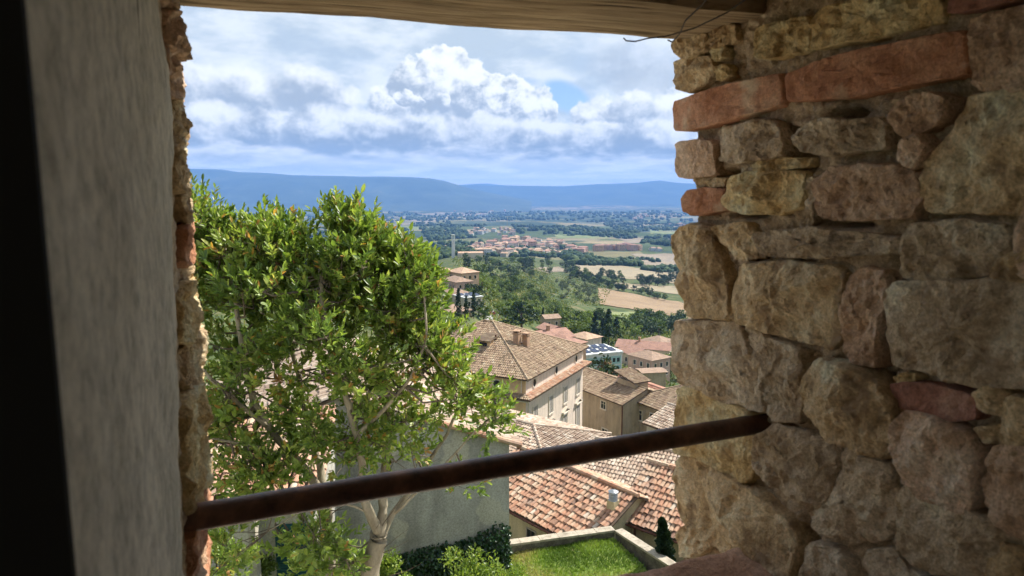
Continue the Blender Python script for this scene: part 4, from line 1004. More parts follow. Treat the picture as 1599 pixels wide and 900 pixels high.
for i in range(4): mb.tube([(0, 0, 0.625+i*0.105), (0, 0, 0.695+i*0.105)], [0.21, 0.18], 14)
mb.tube([(0, 0, 0.62), (0, 0, 1.03)], 0.13, 12); mb.build('cowl', M['metal'], ch); MB().tube([(0, 0, 1.031), (0, 0, 1.10)], [0.23, 0.06], 14).build('cowl_cap', M['metal'], ch)

# lawn with its low wall
ZL = -14.50
ga, gb, gc = at(790, 851, 26.6), at(960, 827, 28.0), at(1036, 876, 25.4)
M['lawn'] = m_rough('lawn', [(0.25, (0.11, 0.16, 0.03)), (0.45, (0.16, 0.23, 0.045)), (0.58, (0.21, 0.27, 0.06)), (0.72, (0.32, 0.28, 0.14))], 0.9, 24, 0, 0, fine=0.45)
def lawn():
    n = 40; V = []
    for j in range(n+1):
        for i in range(n+1):
            s, t = i/n, j/n; far_ = Vector((ga.x-0.6, ga.y, 0)).lerp(Vector((gb.x, gb.y, 0)), s) if False else Vector((-0.7+(gb.x+0.7)*s, 26.6+(28.0-26.6)*s, 0)); nearp = Vector((-0.7+(7.6+0.7)*s, 20.0, 0))
            p = far_.lerp(nearp, t); V.append((p.x, p.y, ZL+mn.fractal(Vector((p.x*.5, p.y*.5, 0)), .8, 2, 3)*0.10-0.25*t))
    F = np.array([(j*(n+1)+i, (j+1)*(n+1)+i, (j+1)*(n+1)+i+1, j*(n+1)+i+1) for j in range(n) for i in range(n)], dtype=np.int32)
    tag(obj('lawn', mesh('lawn', V, F, [M['lawn']], smooth=True)), kind='structure')
    rg = np.random.RandomState(4); N = 26000; s = rg.rand(N); t = rg.rand(N)**1.3
    X = (-0.7+(gb.x+0.7)*s)*(1-t)+(-0.7+8.3*s)*t; Yv = (26.6+1.4*s)*(1-t)+20.0*t
    z = np.array([ZL+mn.fractal(Vector((a*.5, b*.5, 0)), .8, 2, 3)*0.10-0.25*c for a, b, c in zip(X, Yv, t)])
    an_ = rg.rand(N)*6.283; hh = rg.uniform(0.05, 0.16, N); w = rg.uniform(0.012, 0.03, N); lean = rg.normal(0, 0.05, (N, 2))
    V = np.zeros((N, 3, 3)); V[:, 0] = np.stack([X-np.cos(an_)*w, Yv-np.sin(an_)*w, z-0.01], 1); V[:, 1] = np.stack([X+np.cos(an_)*w, Yv+np.sin(an_)*w, z-0.01], 1); V[:, 2] = np.stack([X+lean[:, 0], Yv+lean[:, 1], z+hh], 1)
    patch = np.array([mn.noise(Vector((a*.7, b*.7, 5))) for a, b in zip(X, Yv)])
    o = obj('grass', mesh('grass', V.reshape(-1, 3), np.arange(N*3, dtype=np.int32).reshape(-1, 3), [M['grass']], rnd=np.clip(0.45+patch*1.0+rg.normal(0, .16, N), 0, 1)))
    tag(o, 'bright green short grass growing on the lawn below', 'grass', kind='stuff')
M['grass'] = m_leaf('grass', [(0.0, (0.10, 0.17, 0.03)), (0.4, (0.19, 0.29, 0.05)), (0.75, (0.28, 0.36, 0.08)), (1.0, (0.40, 0.36, 0.16))], 0.3, 0.6, 0.2, 0)
lawn()
gw = thing('garden_wall', 'low stone garden wall with pale coping around the lawn', 'wall', (0, 0, 0))
def wall_run(a, b, i):
    d = (b-a); d.z = 0; L_ = d.length; o = link(bpy.data.objects.new('wall_run', None), gw)
    bpy.data.objects.remove(o)
    e = d.normalized(); nn = Vector((-e.y, e.x, 0)); nn = nn if nn.y > 0 else -nn
    za, zb = a.z, b.z
    m = MB(); P = [a, b, b+nn*0.30, a+nn*0.30]
    m.slab([Vector((p.x, p.y, -17.5)) for p in P], (0, 0, 0)); m = MB()
    n0 = len(m.v); m.v += [(p.x, p.y, -17.5) for p in P]+[(p.x, p.y, z-0.10) for p, z in zip(P, (za, zb, zb, za))]
    m.f += [(0, 1, 5, 4), (1, 2, 6, 5), (2, 3, 7, 6), (3, 0, 4, 7), (4, 5, 6, 7)]; m.i += [0]*5
    m.build('wall_face', M['concrete'], gw)
    k = int(L_/0.8)
    for j in range(k):
        p, q = a.lerp(b, (j+0.008)/k), a.lerp(b, (j+0.992)/k); dz = mn.noise(Vector((j*1.7, i*5.0, 0)))*0.012
        c = MB(); c.slab([Vector((v.x, v.y, v.z-0.098+dz)) for v in (p-nn*0.05, q-nn*0.05, q+nn*0.36, p+nn*0.36)], (0, 0, 0.09)); c.build('coping_stone', M['capstone'], gw)
wall_run(ga+Vector((-0.2, 0, 0)), gb, 0); wall_run(gb+Vector((0.02, -0.03, -0.004)), gc+(gc-gb)*0.5, 1)

# grey rendered house on the left with its tiled verge
gA = at(795, 692, 22.0); gdir = Vector((-0.968, -0.25, 0))
gh = thing('grey_house', 'grey rendered house with bare windowless side wall behind the tree', 'house', (gA.x, gA.y, 0), math.atan2(0.25, 0.968))
# local x towards the right along the wall (0 at the corner), y away from us
zE = gA.z; rise = math.tan(R_(20)); Lg = 10.6; xr = -5.3
m = MB(); D = 9.0
front = [(-Lg, 0, -17), (0, 0, -17), (0, 0, zE), (xr, 0, zE-xr*rise), (-Lg, 0, zE)]
m.slab([Vector(p) for p in front], (0, D, 0)); m.build('wall', M['w_grey'], gh)
r = MB(); sr = [(0.35, D+.3, zE-0.35*rise), (0.35, -0.22, zE-0.35*rise), (xr, -0.22, zE-xr*rise), (xr, D+.3, zE-xr*rise)]; sl = [(-Lg-.35, -0.22, zE-0.35*rise), (-Lg-.35, D+.3, zE-0.35*rise), (xr, D+.3, zE-xr*rise), (xr, -0.22, zE-xr*rise)]
for p in (sr, sl): r.slab([Vector(q)+Vector((0, 0, 0.03)) for q in p], (0, 0, 0.07))
gro = r.build('roof', M['deck'], gh)
for p in (sr, sl): tiles([Vector(q)+Vector((0, 0, 0.104)) for q in p], M['tile_pale'], gro, 0.21, 0.34, jit=1.6)
v = MB(); n = 17
for i in range(n):
    a = Vector((0.35, -0.2, zE-0.35*rise+0.10)); b = Vector((xr, -0.2, zE-xr*rise+0.10)); v.tube([a.lerp(b, i/n), a.lerp(b, (i+1.08)/n)], [0.10, 0.085], 8)
vo = v.build('verge_tile', M['tile_orange'], gro); vo.data.attributes.new('rnd', 'FLOAT', 'FACE').data.foreach_set('value', np.repeat(np.random.RandomState(9).uniform(.25, 1, n), 10).astype(np.float32))

# lower house behind the tree, with the green shutter
hb0 = at(492, 788, 16.0)
lb = thing('low_house', 'low house with tiled roof and dark green louvred shutter behind the tree', 'house', (hb0.x, hb0.y, hb0.z), R_(6))
MB().box((-2.1, 0.2, -8), (-0.1, 4.0, 0.02)).build('wall', M['w_grey'], lb)
r = MB(); fr = [(-3.6, -0.15, 0), (0.15, -0.15, 0), (0.15, 3.0, 1.45), (-3.6, 3.0, 1.45)]; r.slab([Vector(q) for q in fr], (0, 0, 0.07)); lro = r.build('roof', M['deck'], lb); tiles([Vector(q)+Vector((0, 0, 0.075)) for q in fr], M['tile_orange'], lro, 0.21, 0.34, jit=1.6)
f = MB(); f.box((-1.0, 0.15, -2.9), (-0.18, 0.198, -0.55)); fo = f.build('window', M['shutter_teal'], lb)
s = MB()
for i in range(34): s.box((-0.95, 0.125, -2.85+i*0.067), (-0.23, 0.149, -2.81+i*0.067))
s.build('shutter', M['shutter_teal'], fo)
gw2 = thing('garden_wall', 'grey garden wall with its sunlit end coloured pale below the tree', 'wall', at(398, 812, 15.2), R_(4))
MB().box((-4.0, 0.0, -5), (-0.16, 0.25, 0)).build('wall_face', M['w_grey'], gw2); MB().box((-0.158, -0.02, -5), (0.0, 0.27, 0.03)).build('sunlit_wall_end', M['capstone'], gw2); MB().box((-4.0, -0.04, 0.003), (-0.16, 0.29, 0.07)).build('coping_stone', M['capstone'], gw2)  # end piece given the pale coping colour to paint in its sunlit edge
bounce_terrace = MB(); bounce_terrace.poly([(-40, 1.2, -8.42), (40, 1.2, -8.42), (34, 9.0, -8.42), (-34, 9.0, -8.42)]); bounce_terrace.poly([(-40, -14, -8.42), (40, -14, -8.42), (40, 1.2, -8.42), (-40, 1.2, -8.42)])  # unseen pale terrace added to bounce sunlight up into the window
M['bounce_gravel'] = m_rough('bounce_gravel', [(0.3, (0.56, 0.50, 0.40)), (0.7, (0.70, 0.64, 0.53))], 2, 40, 0.3, 0.01, fine=0.3)
tag(bounce_terrace.build('terrace', M['bounce_gravel']), kind='structure')

# ------------------------------------------------------------------ foliage builders
def leaf_mesh(name, P, D, Nn, ln, wd, mat, rnd, fold=0.25):
    """P base points, D leaf directions, Nn normals, one folded leaf (two triangles pairs) each"""
    P, D, Nn = (np.asarray(a, float) for a in (P, D, Nn)); D = D/np.linalg.norm(D, axis=1)[:, None]
    S = np.cross(D, Nn); S /= np.linalg.norm(S, axis=1)[:, None]+1e-9; U = np.cross(S, D)
    ln = np.asarray(ln)[:, None]; wd = np.asarray(wd)[:, None]; N = len(P); V = np.zeros((N, 6, 3))
    V[:, 0] = P; V[:, 1] = P+D*ln*0.35+S*wd*0.5+U*wd*fold; V[:, 2] = P+D*ln*0.72+S*wd*0.40+U*wd*fold*0.8
    V[:, 3] = P+D*ln; V[:, 4] = P+D*ln*0.72-S*wd*0.40+U*wd*fold*0.8; V[:, 5] = P+D*ln*0.35-S*wd*0.5+U*wd*fold
    b = (np.arange(N)*6)[:, None]
    F = np.stack([b+np.array([[0, 1, 2, 3]]), b+np.array([[0, 3, 4, 5]])], 1).reshape(-1, 4)
    return mesh(name, V.reshape(-1, 3), F, [mat], rnd=np.repeat(rnd, 2))
def unit(rg, n):
    v = rg.normal(0, 1, (n, 3)); return v/np.linalg.norm(v, axis=1)[:, None]
BARK = m_rough('bark', [(0.3, (0.10, 0.075, 0.05)), (0.6, (0.20, 0.16, 0.115)), (0.8, (0.29, 0.25, 0.19))], 3, 30, 0.5, 0.02, sc=(1, 1, 0.3))
BARK_PALE = m_rough('bark_pale', [(0.3, (0.20, 0.165, 0.11)), (0.55, (0.36, 0.31, 0.22)), (0.8, (0.50, 0.44, 0.33))], 4, 40, 0.6, 0.01, sc=(1, 1, 0.4))
LEAF = {
 'bay': m_leaf('leaf_bay', [(0.0, (0.085, 0.145, 0.030)), (0.3, (0.145, 0.220, 0.040)), (0.55, (0.225, 0.305, 0.058)), (0.8, (0.33, 0.39, 0.090)), (0.93, (0.44, 0.42, 0.12)), (0.97, (0.55, 0.30, 0.06)), (1.0, (0.42, 0.22, 0.07))], 0.42, 0.42, 0.5, 0),
 'ivy': m_leaf('leaf_ivy', [(0.0, (0.010, 0.030, 0.010)), (0.6, (0.022, 0.06, 0.018)), (1.0, (0.05, 0.11, 0.03))], 0.12, 0.35, 0.5, 0),
 'green': m_leaf('leaf_green', [(0.0, (0.045, 0.08, 0.022)), (0.5, (0.095, 0.145, 0.04)), (1.0, (0.16, 0.20, 0.06))], 0.25, 0.6, 0.2),
 'dark': m_leaf('leaf_dark', [(0.0, (0.02, 0.04, 0.018)), (0.5, (0.04, 0.07, 0.028)), (1.0, (0.07, 0.10, 0.04))], 0.18, 0.6, 0.2),
 'lime': m_leaf('leaf_lime', [(0.0, (0.08, 0.12, 0.025)), (0.5, (0.17, 0.235, 0.055)), (1.0, (0.27, 0.31, 0.09))], 0.3, 0.6, 0.2),
 'olive': m_leaf('leaf_olive', [(0.0, (0.06, 0.085, 0.045)), (0.5, (0.12, 0.15, 0.085)), (1.0, (0.20, 0.23, 0.14))], 0.2, 0.6, 0.2),
 'brown': m_leaf('leaf_brown', [(0.0, (0.10, 0.065, 0.03)), (0.5, (0.18, 0.12, 0.055)), (1.0, (0.26, 0.19, 0.09))], 0.2, 0.7, 0.2),
 'conifer': m_leaf('leaf_conifer', [(0.0, (0.012, 0.028, 0.014)), (0.5, (0.026, 0.05, 0.022)), (1.0, (0.05, 0.08, 0.035))], 0.1, 0.6, 0.2)}
def tree_proto(name, seed, h, rx, rz_, kind, nclump=30, per=16, leaf=0.75, trunk=0.28, form='round'):
    """prototype at the origin; children trunk and crown"""
    rg = np.random.RandomState(seed); t = link(bpy.data.objects.new(name, None))
    cz = h-rz_
    if form == 'round':
        d = unit(rg, nclump); rad = rg.uniform(0.35, 0.92, nclump)**0.7; C = d*rad[:, None]*np.array([rx, rx, rz_])+np.array([0, 0, cz]); cr = rg.uniform(0.28, 0.46, nclump)*rx
        C[:, 2] = np.maximum(C[:, 2], h*0.22)
    elif form == 'cypress':
        zz = np.linspace(0.06, 0.985, nclump)*h; w = np.sin(np.clip((1-zz/h)*1.9+0.25, 0, math.pi/2))*rx; a = rg.rand(nclump)*6.283
        C = np.stack([np.cos(a)*w*0.4, np.sin(a)*w*0.4, zz], 1); cr = w*0.75+0.12
    elif form == 'cone':
        lv = rg.rand(nclump)**0.8; zz = (0.10+0.9*lv)*h; w = (1-lv)*rx+0.2; a = rg.rand(nclump)*6.283
        C = np.stack([np.cos(a)*w*0.75, np.sin(a)*w*0.75, zz-0.1*w], 1); cr = 0.42*w+0.25
    else:   # flat layered cedar
        lv = rg.randint(0, 6, nclump)/5.0; zz = h*(0.35+0.62*lv); w = rx*(1.0-0.72*lv**1.5); a = rg.rand(nclump)*6.283; q = np.sqrt(rg.rand(nclump))
        C = np.stack([np.cos(a)*w*q, np.sin(a)*w*q, zz+rg.normal(0, .2, nclump)], 1); cr = np.full(nclump, rx*0.2)
    n = nclump*per; ci = np.repeat(np.arange(nclump), per); d = unit(rg, n); d[:, 2] = np.where(d[:, 2] < -0.3, -d[:, 2]*0.6, d[:, 2])
    flat = 0.35 if form == 'flat' else 1.0
    P = C[ci]+d*cr[ci][:, None]*rg.uniform(0.55, 1.05, n)[:, None]*np.array([1, 1, flat])
    nn = d+rg.normal(0, 0.55, (n, 3)); D = np.cross(nn, unit(rg, n)); ln = rg.uniform(0.7, 1.3, n)*leaf
    tone = np.clip(0.30+0.45*(P[:, 2]-P[:, 2].min())/(np.ptp(P[:, 2])+1e-6)*0+rg.normal(0.15, 0.20, n)+rg.normal(0, .12, nclump)[ci], 0, 1)
    obj('crown', leaf_mesh(name+'_crown', P-D/np.linalg.norm(D, axis=1)[:, None]*ln[:, None]*0.5, D, nn, ln, ln*rg.uniform(0.55, 0.85, n), LEAF[kind], tone, 0.12), t)
    m = MB(); top = cz+rz_*0.2 if form == 'round' else h*0.8; m.tube([(0, 0, -0.6), (0.03*h*rg.normal(), 0.02*h, top*0.5), (0, 0, top)], [trunk, trunk*0.75, trunk*0.25], 6)
    if form in ('round', 'flat'):
        for k in range(5):
            c = C[rg.randint(nclump)]; s = rg.uniform(0.3, 0.6)*top; m.tube([(0, 0, s), (c[0]*.5, c[1]*.5, (s+c[2])*.5+.2), tuple(c)], [trunk*.5, trunk*.35, trunk*.12], 5)
    m.build('trunk', BARK, t); return t
PR = {}
for i in range(3):
    PR['green%d' % i] = tree_proto('broadleaf_tree', 10+i, 8.0, 3.4, 3.5, 'green', 30, 16)
    PR['dark%d' % i] = tree_proto('broadleaf_tree', 20+i, 8.5, 3.6, 3.7, 'dark', 30, 16)
    PR['lime%d' % i] = tree_proto('broadleaf_tree', 30+i, 6.5, 3.2, 3.1, 'lime', 28, 16)
    PR['olive%d' % i] = tree_proto('olive_tree', 40+i, 4.2, 2.2, 1.8, 'olive', 20, 14, 0.55, 0.22)
PR['brown0'] = tree_proto('broadleaf_tree', 50, 6.5, 3.2, 3.1, 'brown', 30, 16)
PR['cypress0'] = tree_proto('cypress_tree', 60, 10, 1.1, 5, 'conifer', 34, 14, 0.6, 0.2, 'cypress')
PR['conifer0'] = tree_proto('conifer_tree', 61, 14, 3.0, 6, 'conifer', 60, 12, 0.8, 0.3, 'cone'); PR['conifer1'] = tree_proto('conifer_tree', 62, 14, 3.4, 6, 'dark', 60, 12, 0.8, 0.3, 'cone')
PR['cedar0'] = tree_proto('cedar_tree', 63, 10, 7.2, 5, 'dark', 90, 16, 0.8, 0.5, 'flat')
USED = set()
def plant(key, pos, sc, label, group, rz=None):
    rz = rs.uniform(0, 6.28) if rz is None else rz
    src = PR[key]
    if key in USED: o = copy_thing(src, pos, rz, sc)
    else:
        o = src; o.location = pos; o.rotation_euler = (0, 0, rz); o.scale = (sc, sc, sc) if not hasattr(sc, '__len__') else sc; USED.add(key)
    return tag(o, label, 'tree', group)
def grove(quad, n, keys, s0, s1, label, group, seed):
    r = random.Random(seed); g4 = [ground(x, y) for x, y in quad]; base = s0
    for _ in range(n):
        s, t = r.random(), r.random(); p = g4[0].lerp(g4[1], s).lerp(g4[3].lerp(g4[2], s), t)
        sc = r.uniform(s0, s1); plant(r.choice(keys)+str(r.randint(0, 2)), (p.x, p.y, gz(p.x, p.y)), (sc*r.uniform(.9, 1.15), sc*r.uniform(.9, 1.15), sc*r.uniform(.85, 1.1)), label, group, r.uniform(0, 6.28))
grove([(742, 440), (800, 438), (880, 492), (780, 504)], 62, ['lime', 'lime', 'green'], 0.55, 0.95, 'bright green scrub tree on the slope right of the hillside houses', 'scrub on the slope', 1)
grove([(735, 424), (800, 420), (850, 440), (760, 446)], 34, ['green', 'dark', 'olive'], 0.6, 1.0, 'dull green tree high on the slope below the far village', 'trees on the upper slope', 2)
grove([(850, 438), (930, 452), (934, 478), (872, 470)], 46, ['olive'], 0.75, 1.1, 'grey green olive tree in the grove left of the ploughed field', 'olive grove', 3)
grove([(880, 424), (970, 430), (974, 446), (886, 440)], 40, ['dark', 'dark', 'green'], 0.8, 1.2, 'dark tree in the wood left of the stubble fields', 'wood beside the stubble fields', 4)
grove([(998, 434), (1066, 432), (1070, 450), (1000, 448)], 28, ['dark'], 0.95, 1.4, 'dark tree in the round copse between the stubble fields', 'copse between fields', 5)
grove([(918, 439), (1050, 470), (1052, 475), (922, 445)], 34, ['dark', 'green'], 0.6, 0.95, 'green tree in the hedge row along the ploughed field', 'hedge row', 6)
grove([(872, 508), (1000, 505), (1010, 530), (885, 528)], 30, ['lime', 'green', 'lime'], 0.85, 1.3, 'light green tree behind the red roofed houses', 'trees behind the red roofs', 7)
grove([(985, 505), (1070, 500), (1075, 528), (1000, 526)], 26, ['dark', 'green'], 0.8, 1.2, 'dark green tree above the houses at the stone reveal', 'trees above the valley houses', 8)
grove([(790, 408), (890, 408), (900, 428), (830, 430)], 34, ['dark', 'green'], 0.9, 1.4, 'dark tree in the belt below the far village', 'tree belt below the village', 9)
grove([(690, 398), (740, 402), (790, 420), (735, 430)], 22, ['dark', 'green'], 0.8, 1.2, 'green tree around the hillside church', 'trees by the hillside church', 10)
grove([(730, 462), (748, 470), (756, 505), (735, 500)], 8, ['green', 'dark'], 0.6, 0.85, 'dark green tree beside the road bend', 'trees by the road', 11)
g = ground(815, 516); plant('cedar0', g, 0.95, 'broad dark cedar standing behind the palazzo roof', None)
g = ground(848, 508); plant('cypress0', g, 0.75, 'lone slim cypress right of the broad cedar', None)
for k, (x, y, s) in enumerate([(929, 540, 0.95), (950, 545, 1.1), (941, 541, 0.8), (962, 542, 0.85)]): plant('conifer%d' % (k % 2), ground(x, y), s, ['tall pointed conifer leftmost of four behind the solar roofed block', 'tallest pointed conifer behind the solar roofed block', 'shortest pointed conifer squeezed between two taller ones behind the solar roof', 'pointed conifer rightmost of four behind the solar roofed block'][k], 'conifers behind the solar roof')
for k, (x, y, s) in enumerate([(716, 500, 0.85), (728, 503, 0.7), (740, 498, 0.8)]): plant('cypress0', ground(x, y), s, ['slim cypress leftmost of three before the hillside houses', 'short cypress between two taller ones before the hillside houses', 'slim cypress nearest the road before the hillside houses'][k], 'cypresses by the hillside houses')
p = at(928, 606, 108); plant('dark0', (p.x, p.y, p.z-3), 0.95, 'dense dark evergreen wedged behind the palazzo corner', None)
p = ground(944, 594); plant('brown0', p, 0.9, 'rust brown bare bush left of the parked cars', None)
p = ground(968, 590); plant('lime1', p, 0.6, 'yellowish bush between the car park and tiled roof', None)
p = ground(1042, 588); plant('lime2', p, 1.15, 'rounded lime tree right of the car park', None)
p = ground(1058, 592); plant('green1', p, 1.1, 'mid green tree half hidden by the stone reveal', None)
p = ground(1004, 578); plant('dark1', p, 0.42, 'small clipped round tree before the pink house', None)
p = ground(972, 560); plant('green2', p, 0.7, 'green garden tree between solar block and pink house', None)
for k, o in PR.items():
    if k not in USED:
        for c in list(o.children): bpy.data.objects.remove(c)
        bpy.data.objects.remove(o)

# low scrub and tall grass that covers the open slopes
def undergrowth():
    rg = np.random.RandomState(8); areas = [([(735, 425), (850, 420), (900, 500), (765, 508)], 15000, 0.75), ([(850, 425), (960, 440), (940, 480), (880, 478)], 5000, 0.6), ([(870, 490), (1070, 490), (1075, 540), (880, 540)], 9000, 0.7), ([(700, 400), (800, 404), (850, 425), (720, 440)], 6000, 0.9), ([(930, 548), (1070, 540), (1080, 600), (930, 606)], 6000, 0.5), ([(300, 420), (700, 430), (720, 510), (300, 560)], 12000, 0.8), ([(1070, 440), (1400, 440), (1400, 600), (1075, 600)], 9000, 0.8)]
    P, D, N_, ln, tone = [], [], [], [], []
    for quad, n, sc in areas:
        g4 = [ground(x, y) for x, y in quad]
        for _ in range(n):
            s, t = rg.rand(), rg.rand(); p = g4[0].lerp(g4[1], s).lerp(g4[3].lerp(g4[2], s), t); q = mn.fractal(Vector((p.x/9, p.y/14, 1)), .8, 2, 3)
            if q < -0.12: continue
            P.append((p.x, p.y, gz(p.x, p.y)+rg.rand()*(0.6+2.4*max(0, q)))); a = rg.normal(0, 1, 3); D.append((a[0], a[1], 0.4+abs(a[2]))); N_.append((a[1], -a[0]-0.5, 0.8)); ln.append(sc*rg.uniform(0.8, 1.9)); tone.append(np.clip(0.5+q*0.5+rg.normal(0, .2), 0, 1))
    ln = np.array(ln); m = m_leaf('scrub', [(0.0, (0.05, 0.08, 0.025)), (0.4, (0.115, 0.155, 0.045)), (0.75, (0.19, 0.225, 0.07)), (1.0, (0.30, 0.27, 0.12))], 0.2, 0.7, 0.15, 0)
    o = obj('undergrowth', leaf_mesh('undergrowth', P, D, N_, ln, ln*0.8, m, np.array(tone), 0.15)); tag(o, 'rough scrub and tall grass covering the open slopes', 'undergrowth', kind='stuff')
undergrowth()

# distant woods: far more crowns than anyone could count
def far_wood():
    rg = np.random.RandomState(5); protos = []
    for s in range(5):
        bm = bmesh.new(); bmesh.ops.create_icosphere(bm, subdivisions=2, radius=1.0)
        for v in bm.verts: v.co *= 1+mn.fractal(v.co*1.7+Vector((s*7, 0, 0)), 0.6, 2, 3)*0.55
        protos.append((np.array([v.co[:] for v in bm.verts]), np.array([[l.vert.index for l in f.loops] for f in bm.faces]))); bm.free()
    Vs, Fs, Rn, n0 = [], [], [], 0
    areas = [([(640, 385), (730, 380), (735, 402), (680, 408)], 200, 1.0), ([(660, 362), (760, 352), (740, 372), (670, 378)], 420, 1.0), ([(800, 352), (1000, 362), (990, 374), (810, 366)], 620, 1.1), ([(1010, 372), (1070, 370), (1070, 384), (1000, 382)], 160, 1.0),
     ([(690, 380), (900, 384), (900, 402), (700, 400)], 320, 0.9), ([(880, 398), (985, 402), (1000, 418), (890, 414)], 260, 0.9), ([(930, 345), (1075, 350), (1075, 362), (960, 360)], 380, 1.1), ([(620, 335), (1070, 330), (1070, 348), (640, 346)], 700, 1.3), ([(300, 335), (640, 332), (640, 350), (300, 352)], 300, 1.3),
     ([(300, 360), (640, 360), (660, 400), (300, 420)], 500, 1.0), ([(640, 350), (700, 346), (720, 356), (660, 362)], 160, 1.0), ([(1000, 420), (1070, 418), (1070, 426), (1010, 424)], 40, 0.8), ([(860, 400), (1000, 405), (1040, 412), (900, 410)], 120, 0.6), ([(1070, 340), (1400, 340), (1400, 372), (1070, 372)], 500, 1.1), ([(1070, 380), (1400, 380), (1400, 450), (1075, 450)], 420, 0.9)]
    for quad, n, sc in areas:
        g4 = [ground(x, y) for x, y in quad]
        if any(g is None for g in g4): continue
        for _ in range(n):
            s, t = rg.rand(), rg.rand(); p = g4[0].lerp(g4[1], s).lerp(g4[3].lerp(g4[2], s), t)
            if mn.noise(Vector((p.x/130, p.y/200, 2))) < -0.28: continue
            V, F = protos[rg.randint(5)]; r = rg.uniform(3.2, 6.5)*sc*(1+p.y/9000); a = rg.rand()*6.28; c_, s_ = math.cos(a), math.sin(a)
            W = V*r*np.array([1.15, 1.15, rg.uniform(0.8, 1.2)]); W = np.stack([W[:, 0]*c_-W[:, 1]*s_, W[:, 0]*s_+W[:, 1]*c_, W[:, 2]], 1)+np.array([p.x, p.y, gz(p.x, p.y)+r*0.6])
            Vs.append(W); Fs.append(F+n0); n0 += len(V); Rn.append(np.clip(rg.normal(0.45, 0.2)+rg.normal(0, .15, len(F)), 0, 1))
    M['wood_far'] = m_leaf('wood_far', [(0.0, (0.018, 0.035, 0.016)), (0.5, (0.04, 0.065, 0.026)), (1.0, (0.085, 0.11, 0.04))], 0, 0.9, 0.1, 0)
    o = obj('far_woods', mesh('far_woods', np.concatenate(Vs), np.concatenate(Fs), [M['wood_far']], rnd=np.concatenate(Rn)))
    tag(o, 'dark green woods spreading over the valley and far hills', 'woods', kind='stuff')
far_wood()

# ------------------------------------------------------------------ houses further off
def roofm(name, c):
    return m_rough(name, [(0.3, sh(c, 0.68)), (0.55, c), (0.8, sh(c, 1.15))], 0.7, 5, 0, 0, fine=0.35)
M['r_red'] = roofm('r_red', (0.38, 0.22, 0.165)); M['r_brown'] = roofm('r_brown', (0.36, 0.25, 0.18)); M['r_salmon'] = roofm('r_salmon', (0.52, 0.35, 0.24))
def midhouse(label, px, py, Yv, L1, L2, h, wm, rm, ang_, roof='gable_x', wins=(), pitch=20, base=8, group=None, name='house', chim=False):
    """px, py: photo position of the near eave corner"""
    t, ro = house(name, label, at(px, py, Yv), R_(ang_), L1, L2, h+base, M[wm], M[rm], pitch, 0.5, roof, tiled=False, group=group)
    for face, c, z, w, hh in wins: window(t, face, c, z, w, hh, style='none', fw=0.10)
    if chim: chimney(t, L1*0.4, L2*0.45, 0.5, L2*0.5*math.tan(R_(pitch))+1.0, 0.7, 0.7, 'w_brick')
    return t
def wrow(face, c0, dc, n, z, w, h): return [(face, c0+dc*i, z, w, h) for i in range(n)]
midhouse('salmon walled villa with orange hipped roof, uppermost of the hillside houses', 720, 427, 318, 10, 12, 7, 'w_orange', 'r_salmon', 38, 'hip', wrow('R', 1.8, 3, 3, -3, 1.1, 1.5)+wrow('L', 2, 3.2, 3, -3, 1.1, 1.5))
midhouse('small orange roofed wing left of the salmon villa', 692, 424, 322, 7, 9, 6, 'w_orange', 'r_salmon', 48, 'hip')
midhouse('pink house with shallow hipped roof below the salmon villa', 712, 441, 292, 8, 14, 6, 'w_rose', 'r_brown', 30, 'hip', wrow('L', 2, 3, 4, -2.8, 1.0, 1.4)+wrow('R', 2, 3, 2, -2.8, 1.0, 1.4))
midhouse('cream house with brown roof under the pink house', 714, 462, 235, 7, 12, 6, 'w_cream', 'r_brown', 34, 'hip', wrow('L', 1.8, 2.6, 4, -2.6, 0.9, 1.5)+wrow('L', 1.8, 2.6, 4, -5.4, 0.9, 1.5))
fl = midhouse('cream flat roofed block with white solar roof beside the road', 726, 466, 226, 6.5, 7.5, 7, 'w_cream', 'r_brown', 32, 'flat', wrow('R', 1.5, 3, 2, -2.8, 1.0, 1.5))
MB().box((-0.3, -0.3, 0.0), (6.8, 7.8, 0.25)).build('flat_roof', M['w_white'], fl)
for i in range(3):
    for j in range(2): MB().slab([(0.8+i*2, 1+j*3.2, 0.35), (2.3+i*2, 1+j*3.2, 0.35), (2.3+i*2, 3.2+j*3.2, 0.75), (0.8+i*2, 3.2+j*3.2, 0.75)], (0, 0, 0.05)).build('solar_panel', M['panel'], fl)
midhouse('brown roofed terrace house lowest on the hillside behind the tree', 700, 488, 200, 8, 10, 7, 'w_stone', 'r_brown', 36, 'hip', wrow('L', 1.6, 2.6, 3, -2.6, 0.9, 1.5), base=6)
midhouse('small beige house among trees above the red roofs', 852, 498, 262, 6, 5.5, 4, 'w_stone', 'r_brown', 20, 'gable_x', wrow('R', 1.5, 3, 2, -2.6, 0.8, 1.2), base=3)
midhouse('red roofed house with raised attic block behind the palazzo', 850, 531, 172, 9, 8, 6, 'w_rose', 'r_red', 32, 'gable_x', wrow('R', 1.5, 2.4, 3, -2.6, 0.9, 1.2), chim=True)
midhouse('pink attic block with red roof above the palazzo ridge', 858, 517, 180, 5.0, 5.5, 5, 'w_rose', 'r_red', 32, 'gable_y', wrow('R', 1.2, 2.0, 2, -1.6, 0.8, 1.0))
midhouse('wide dark red roofed house above the palazzo right end', 884, 540, 168, 7, 14, 6, 'w_brick', 'r_red', 40, 'hip')
midhouse('orange red hipped roof house left of the solar roofed block', 916, 530, 222, 7, 8, 5, 'w_cream', 'r_salmon', 40, 'hip')
mo = midhouse('white modern block with teal window bands and solar panels on its flat roof', 912, 557, 196, 12.5, 11, 7, 'w_white', 'r_red', 22, 'flat')
